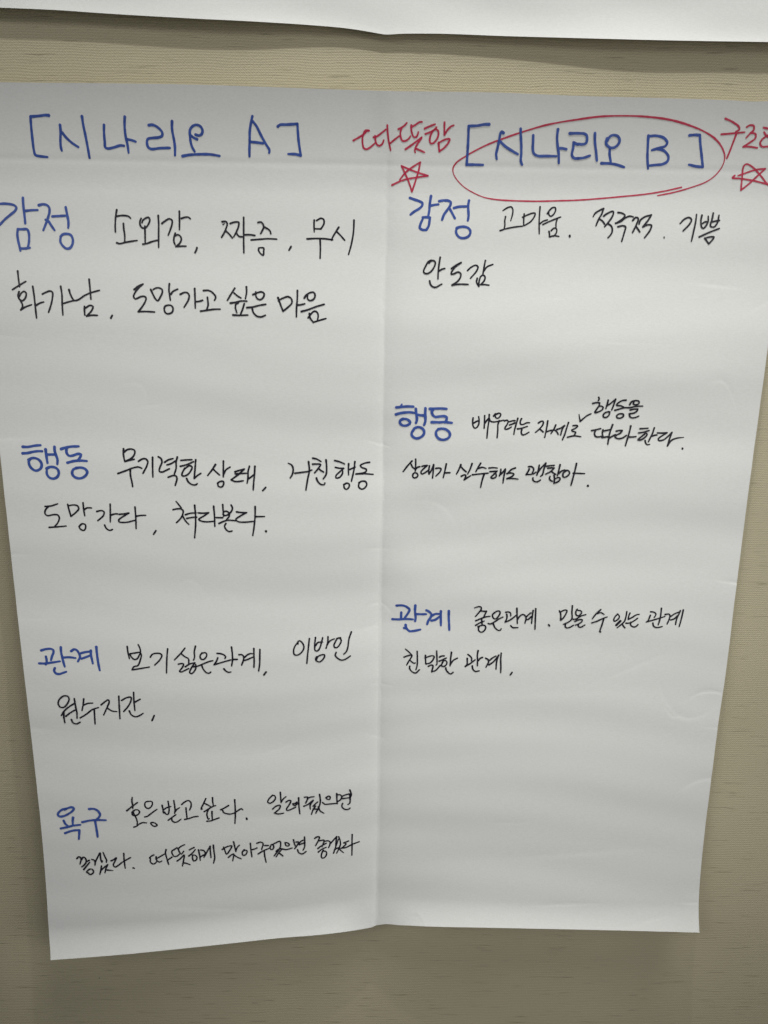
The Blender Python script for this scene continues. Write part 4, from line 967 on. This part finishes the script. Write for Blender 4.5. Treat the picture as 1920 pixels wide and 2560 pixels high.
 ('black_word','black','좋겠다',"""
27387,64990,151 27609,64835,152 27831,64843,152 27735,65216,151 27464,65758,150
27830,65254,151 28053,65208,151 28275,65215,151 28195,65549,150 28084,65863,150
27686,66063,150 28020,65790,150 28482,65522,150
27717,66454,151 28084,66145,150 28466,65979,150
28195,66254,151 28052,66570,152 28003,66892,153 28083,67112,153 28306,67046,153 28498,66726,152 28466,66439,151 28307,66363,151 28148,66394,151
28370,65324,151 28625,65296,151 28816,65391,150 28816,65708,150 28689,66021,150
28880,65569,150 29134,65260,150 29451,64880,151
29451,64880,151 29389,65410,150 29358,65830,150
29642,64905,151 29787,65353,150 29804,65705,150 29710,66054,151 29456,66615,152
29611,65170,108 29453,65658,150 29296,66181,151 29153,66622,152
29232,66285,151 29455,66116,151 29646,66052,151
29678,66088,151 29871,66380,152 30111,66587,109
30568,65385,150 30346,65481,150 30123,65559,150/ 30347,65656,150 30125,65929,151 29886,66114,151/ 30317,66060,151 30890,65769,151 31591,65510,151
30915,64731,151 30904,65471,150 30909,66177,152 30897,66897,154"""),
]

W, H, UF = 0.660, 0.770, 0.333
def smooth(x):
    x = np.clip(x, 0.0, 1.0)
    return x*x*(3-2*x)
def fold_x(v):
    return UF + 0.0007*np.sin(v*23.0) + 0.0003*np.sin(v*61.0+1.0) + 0.00022*np.sin(v*390.0+2*np.sin(v*83.0)) + 0.00015*np.sin(v*810.0+3*np.sin(v*131.0))
def ridge(u, v, cx, cy, ang, ln, wd, amp, bend):
    c, s = np.cos(ang), np.sin(ang)
    a = (u-cx)*c + (v-cy)*s
    b = -(u-cx)*s + (v-cy)*c
    b = b - bend*a*a/ln
    # a dent that deepens gently and ends in a sharp little crest
    q = b/wd
    return -amp*np.exp(-(a/ln)**2)*0.5*(np.exp(-np.clip(-q, 0, 9)**1.3)*(q < 0) + (q >= 0)*np.exp(-(q/0.38)**2))
def depth_low(u, v):
    t = v/H
    x = u - UF
    xj = np.abs(u - fold_x(v))
    L = np.clip(-x/UF, 0, 1.1)
    R = np.clip(x/(W-UF), 0, 1.1)
    ax = np.abs(x)
    # the top edge stands off a little, the cross fold at t = 0.093 touches the wall
    d = 0.0012 + 0.0155*np.clip(1-t/0.098, 0, 1.2)**1.7
    d = d + 0.0010*np.exp(-(ax/0.010)**2)*(1-smooth(t/0.12))
    d = d - 0.00022*np.exp(-((t-0.070)/0.0035)**2)
    hang = smooth((t-0.085)/0.22)
    d = d + 0.0090*hang + 0.010*np.clip((t-0.1)/0.9, 0, 1.1)**1.3
    d = d + 0.016*L**1.25*smooth((t-0.12)/0.88)
    d = d + 0.0050*np.sin(np.clip(R, 0, 1)*2.4)*hang
    d = d + 0.0042*(1-np.exp(-ax/0.024))*smooth(t/0.25)        # vertical fold is a valley
    d = d + 0.0009*(1-np.exp(-xj/0.0045))*smooth(t/0.12)
    hem = v - np.interp(u, [0.03, 0.12, 0.24, 0.333, 0.43, 0.60, 0.66], [0.7565, 0.7520, 0.7435, 0.7330, 0.7310, 0.7320, 0.7340])
    d = d + 0.0050*np.clip(1+hem/0.020, 0, 2)**2*(0.25+0.75*smooth(ax/0.05))
    d = d + 0.0055*np.clip(1+hem/0.075, 0, 2)**2*smooth(x/0.10)
    d = d + 0.0050*smooth((t-0.90)/0.06)*smooth((R-0.86)/0.14)
    # the sheet hangs in slack horizontal swells
    er = smooth((x+0.01)/0.05); el = 1-er
    d = d + er*0.00115*np.sin(2*np.pi*(v-0.158+0.006*np.sin(u*19.0))/0.112)*smooth((v-0.08)/0.05)*(1-smooth((v-0.30)/0.25))
    d = d + el*0.00115*np.sin(2*np.pi*(v-0.150+0.02*L)/0.155)*smooth((v-0.08)/0.05)*(1-smooth((v-0.42)/0.25))
    d = d + 0.00036*np.sin(v*52.0+u*4.0+0.6)*hang
    d = d + 0.00020*np.sin(v*88.0-u*9.0+2.0*np.sin(u*6.0))*hang
    d = d + 0.00012*np.sin(v*171.0+3.0*np.sin(u*11.0+v*5.0))*hang
    d = d + 0.0006*np.sin(u*23.0+v*7.0)*smooth(t/0.15)
    for w in WRINKLES:
        d = d + ridge(u, v, *w)
    return d
def depth_up(u, w):
    """upper sheet, w = metres above its lower edge"""
    x = u - UF
    e = 0.0028 + 0.0038*smooth(-x/0.12) + 0.0050*smooth(x/0.24)
    e = e - 0.002*smooth((x-0.275)/0.07)
    e = e - 0.0005*smooth((-x-0.26)/0.07)
    # swings out towards its lower edge, flatter against the wall on the fold
    k = np.exp(-w/0.026)
    d = 0.001 + (e-0.001)*k + 0.012*(1-np.exp(-w/0.25))
    d = d + 0.0038*np.exp(-(w/0.014))
    d = d + 0.0003*np.sin(u*40+w*90)+0.0002*np.sin(w*160+2*np.sin(u*17))
    return d

# ---------------------------------------------------------------- wall
def build_wall():
    x0, x1, z0, z1 = -1.1, 1.8, -1.7, 1.1
    n = 2
    vs = [(x0, 0, z0), (x1, 0, z0), (x1, 0, z1), (x0, 0, z1)]
    vs += [(x, 0.05, z) for x, _, z in vs]
    fs = [(0, 1, 2, 3), (5, 4, 7, 6), (4, 5, 1, 0), (3, 2, 6, 7), (4, 0, 3, 7), (1, 5, 6, 2)]
    o = mesh_obj("wall", vs, fs, M_WALL, smooth=False)
    tag(o, "olive beige woven fabric wall covering behind the two white sheets", kind='structure')
    # a pin hole in the fabric below the lower sheet
    c = (HOLE[0], -0.0003, -HOLE[1]); r = 0.0007
    vs, k = [c], 10
    for i in range(k):
        a = 2*math.pi*i/k
        q = r*(1+0.35*math.cos(a))
        vs.append((c[0]+q*math.cos(a), -0.0001, c[2]+0.7*q*math.sin(a)))
    mesh_obj("pin_hole", vs, [(0, 1+(i+1) % k, 1+i) for i in range(k)], M_HOLE, o)
    return o
build_wall()

# ---------------------------------------------------------------- sheets
def curve(pts, n, axis):
    """smooth resample of an edge at n+1 even steps of the given coordinate"""
    p = np.array(pts); a = p[:, axis]; b = p[:, 1-axis]
    ts = np.linspace(a[0], a[-1], n+1)
    m_ = np.gradient(b, a)
    i = np.clip(np.searchsorted(a, ts)-1, 0, len(a)-2)
    h = a[i+1]-a[i]; t = (ts-a[i])/h
    out = ((2*t**3-3*t**2+1)*b[i] + (t**3-2*t**2+t)*h*m_[i]
           + (-2*t**3+3*t**2)*b[i+1] + (t**3-t**2)*h*m_[i+1])
    r = np.empty((n+1, 2)); r[:, axis] = ts; r[:, 1-axis] = out
    return r

THICK = 0.00012
def sheet_mesh(U, V, D):
    """front skin, back skin and cut edges of a sheet from grids of wall coordinates"""
    nv, nu = U.shape
    front = np.stack([U, -D, -V], -1).reshape(-1, 3)
    back = front + np.array([0, THICK, 0])
    idx = np.arange(nv*nu).reshape(nv, nu)
    a, b, c, d = idx[:-1, :-1], idx[:-1, 1:], idx[1:, 1:], idx[1:, :-1]
    q = np.stack([a, d, c, b], -1).reshape(-1, 4)
    ib = idx[::4, ::4]                                  # the back needs no fine detail
    qb = np.stack([ib[:-1, :-1], ib[:-1, 1:], ib[1:, 1:], ib[1:, :-1]], -1).reshape(-1, 4) + nv*nu
    ring = np.concatenate([idx[0, :], idx[1:, -1], idx[-1, -2::-1], idx[-2:0:-1, 0]])
    nxt = np.roll(ring, -1)
    # the cut edge has corners of its own, so that it does not round the shading of the skins
    rim = np.concatenate([front[ring], back[ring]])
    k = len(ring); i0 = 2*nv*nu; r = np.arange(k); n_ = np.roll(r, -1)
    qe = np.stack([i0+r, i0+n_, i0+k+n_, i0+k+r], -1)
    verts = np.concatenate([front, back, rim])
    return verts, q, qb, qe

def sheet_obj(name, U, V, D):
    verts, q, qb, qe = sheet_mesh(U, V, D)
    faces = np.concatenate([q, qb, qe])
    me = bpy.data.meshes.new(name)
    me.vertices.add(len(verts)); me.vertices.foreach_set("co", verts.ravel())
    me.loops.add(faces.size); me.loops.foreach_set("vertex_index", faces.ravel().astype(np.int32))
    me.polygons.add(len(faces))
    me.polygons.foreach_set("loop_start", np.arange(0, faces.size, 4, dtype=np.int32))
    sm = np.ones(len(faces), bool); sm[len(q)+len(qb):] = False
    me.polygons.foreach_set("use_smooth", sm)
    me.update(calc_edges=True)
    me.materials.append(M_PAPER)
    # the cut edge meets the skins at a hard corner
    o = bpy.data.objects.new(name, me); S.collection.objects.link(o)
    return o

def lower_sheet():
    nu, nv = 640, 760
    T = curve(EDGE_TOP, nu, 0); B = curve(EDGE_BOTTOM, nu, 0)
    L = curve(EDGE_LEFT, nv, 1); R = curve(EDGE_RIGHT, nv, 1)
    s = np.linspace(0, 1, nu+1)[None, :, None]; t = np.linspace(0, 1, nv+1)[:, None, None]
    P = ((1-t)*T[None] + t*B[None] + (1-s)*L[:, None] + s*R[:, None]
         - ((1-s)*(1-t)*T[0] + s*(1-t)*T[-1] + (1-s)*t*B[0] + s*t*B[-1]))
    U, V = P[..., 0], P[..., 1]
    return sheet_obj("flip_chart_sheet", U, V, depth_low(U, V))

def upper_sheet():
    nu, nv = 420, 200
    E = curve(EDGE_UPPER, nu, 0)
    w = (np.linspace(0, 1, nv+1)**1.8*0.55)[::-1][:, None]
    U = np.repeat(E[None, :, 0], nv+1, 0)
    V = E[None, :, 1] - w
    D = depth_up(U, np.repeat(w, nu+1, 1))
    return sheet_obj("flip_chart_sheet", U, V, D)

low = lower_sheet()
tag(low, "white flip chart sheet with a vertical fold, written in blue, black and red marker",
    "paper sheet", "white flip chart sheets hung on the fabric wall")
upp = upper_sheet()
tag(upp, "blank bottom part of a white sheet hanging above the written one",
    "paper sheet", "white flip chart sheets hung on the fabric wall")

# ---------------------------------------------------------------- handwriting
def spline(pts):
    """pts: (u, v, w, corner) -> list of smooth runs of (u, v, w)"""
    runs, cur = [], []
    for p in pts:
        cur.append(p[:3])
        if p[3]:
            runs.append(cur); cur = [p[:3]]
    if len(cur) > 1: runs.append(cur)
    out = []
    for r in runs:
        P = np.array(r)
        if len(P) == 2:
            q = [P[0], P[1]]
            n = max(2, int(np.linalg.norm(P[1, :2]-P[0, :2])/0.0010))
            a = np.linspace(0, 1, n+1)[:, None]
            out.append(P[0]*(1-a)+P[1]*a)
            continue
        E = np.concatenate([[2*P[0]-P[1]], P, [2*P[-1]-P[-2]]])
        res = []
        for i in range(1, len(E)-2):
            p0, p1, p2, p3 = E[i-1:i+3]
            # centripetal Catmull-Rom
            d1 = max(np.linalg.norm(p1[:2]-p0[:2])**.5, 1e-5)
            d2 = max(np.linalg.norm(p2[:2]-p1[:2])**.5, 1e-5)
            d3 = max(np.linalg.norm(p3[:2]-p2[:2])**.5, 1e-5)
            m1 = (p2-p1 + d2*((p1-p0)/d1 - (p2-p0)/(d1+d2)))
            m2 = (p2-p1 + d2*((p3-p2)/d3 - (p3-p1)/(d2+d3)))
            n = max(2, int(np.linalg.norm(p2[:2]-p1[:2])/0.0009))
            a = np.linspace(0, 1, n+1)[:-1, None]
            res.append((2*a**3-3*a**2+1)*p1+(a**3-2*a**2+a)*m1+(-2*a**3+3*a**2)*p2+(a**3-a**2)*m2)
        res.append(P[-1:])
        out.append(np.concatenate(res))
    return out

LIFT = [0.00020]
def stroke_geo(pts, rng, verts, faces):
    runs = spline(pts)
    total = sum(np.linalg.norm(np.diff(r[:, :2], axis=0), axis=1).sum() for r in runs)
    done = 0.0
    k0, k1, k2 = rng.random()*6, rng.random()*6, rng.random()*6
    for ri, r in enumerate(runs):
        seg = np.linalg.norm(np.diff(r[:, :2], axis=0), axis=1)
        s = np.concatenate([[0], np.cumsum(seg)])
        tg = np.gradient(r[:, :2], axis=0)
        tg /= np.maximum(np.linalg.norm(tg, axis=1, keepdims=True), 1e-9)
        nrm = np.stack([-tg[:, 1], tg[:, 0]], 1)
        q = s+done
        hw = 0.5*r[:, 2]*(1+0.05*np.sin(q*420+k0)+0.04*np.sin(q*1100+k1))
        if total > 0.006:                     # pen settles at the start, thins out at the end
            hw = hw*(1+0.10*np.exp(-q/0.0016)-0.14*np.exp(-(total-q)/0.0022)-0.03)
        done += s[-1]
        lift = LIFT[0]; LIFT[0] = lift+4e-6 if lift < 0.00042 else 0.00020
        L = r[:, :2]+nrm*hw[:, None]; R = r[:, :2]-nrm*hw[:, None]
        base = len(verts); n = len(r)
        ring = []
        for i in range(n):
            verts.append((L[i, 0], L[i, 1], lift)); verts.append((R[i, 0], R[i, 1], lift))
        for i in range(n-1):
            faces.append((base+2*i, base+2*i+1, base+2*i+3, base+2*i+2))
        for end in (0, n-1):                  # round nib ends
            c = r[end, :2]; h = hw[end]; a0 = math.atan2(nrm[end, 1], nrm[end, 0])
            first = base+2*end; second = base+2*end+1
            mid = []
            for j in range(1, 7):
                a = a0+math.pi*j/7*(1 if end == 0 else -1)
                mid.append(len(verts)); verts.append((c[0]+h*math.cos(a), c[1]+h*math.sin(a), lift))
            f = [first]+mid+[second]
            faces.append(tuple(f) if end == 0 else tuple(reversed(f)))

def build_words():
    names = {'blue_bracket': 'bracket', 'blue_title': 'heading', 'blue_letter': 'heading_letter', 'blue_word': 'heading_word', 'black_word': 'word',
             'red_note': 'note_word', 'red_star': 'star_mark', 'red_ring': 'ring_mark', 'check_mark': 'insertion_mark'}
    labels = {'blue_bracket': 'thick blue marker square bracket', 'blue_title': 'thick blue marker heading word', 'blue_letter': 'thick blue marker capital letter', 'blue_word': 'thick blue marker word starting a line',
              'red_note': 'red marker word beside the heading', 'red_star': 'red marker star',
              'red_ring': 'thin red marker ring round the right heading', 'check_mark': 'small black tick inserting a word'}
    rng = random.Random(7)
    for kind, col, text, data in WORDS:
        verts, faces = [], []
        for line in data.strip().split('\n'):
            pts = []
            for tok in line.split():
                sharp = tok.endswith('/')
                a, b, c = (float(x)*1e-5 for x in tok.rstrip('/').split(','))
                pts.append((a, b, c, sharp))
            if len(pts) > 1:
                stroke_geo(pts, rng, verts, faces)
        V = np.array(verts)
        D = depth_low(V[:, 0], V[:, 1])+V[:, 2]
        co = np.stack([V[:, 0], -D, -V[:, 1]], 1)
        o = mesh_obj(names[kind], co, faces, INK[col], low)
        if kind in labels: tag(o, labels[kind])
build_words()
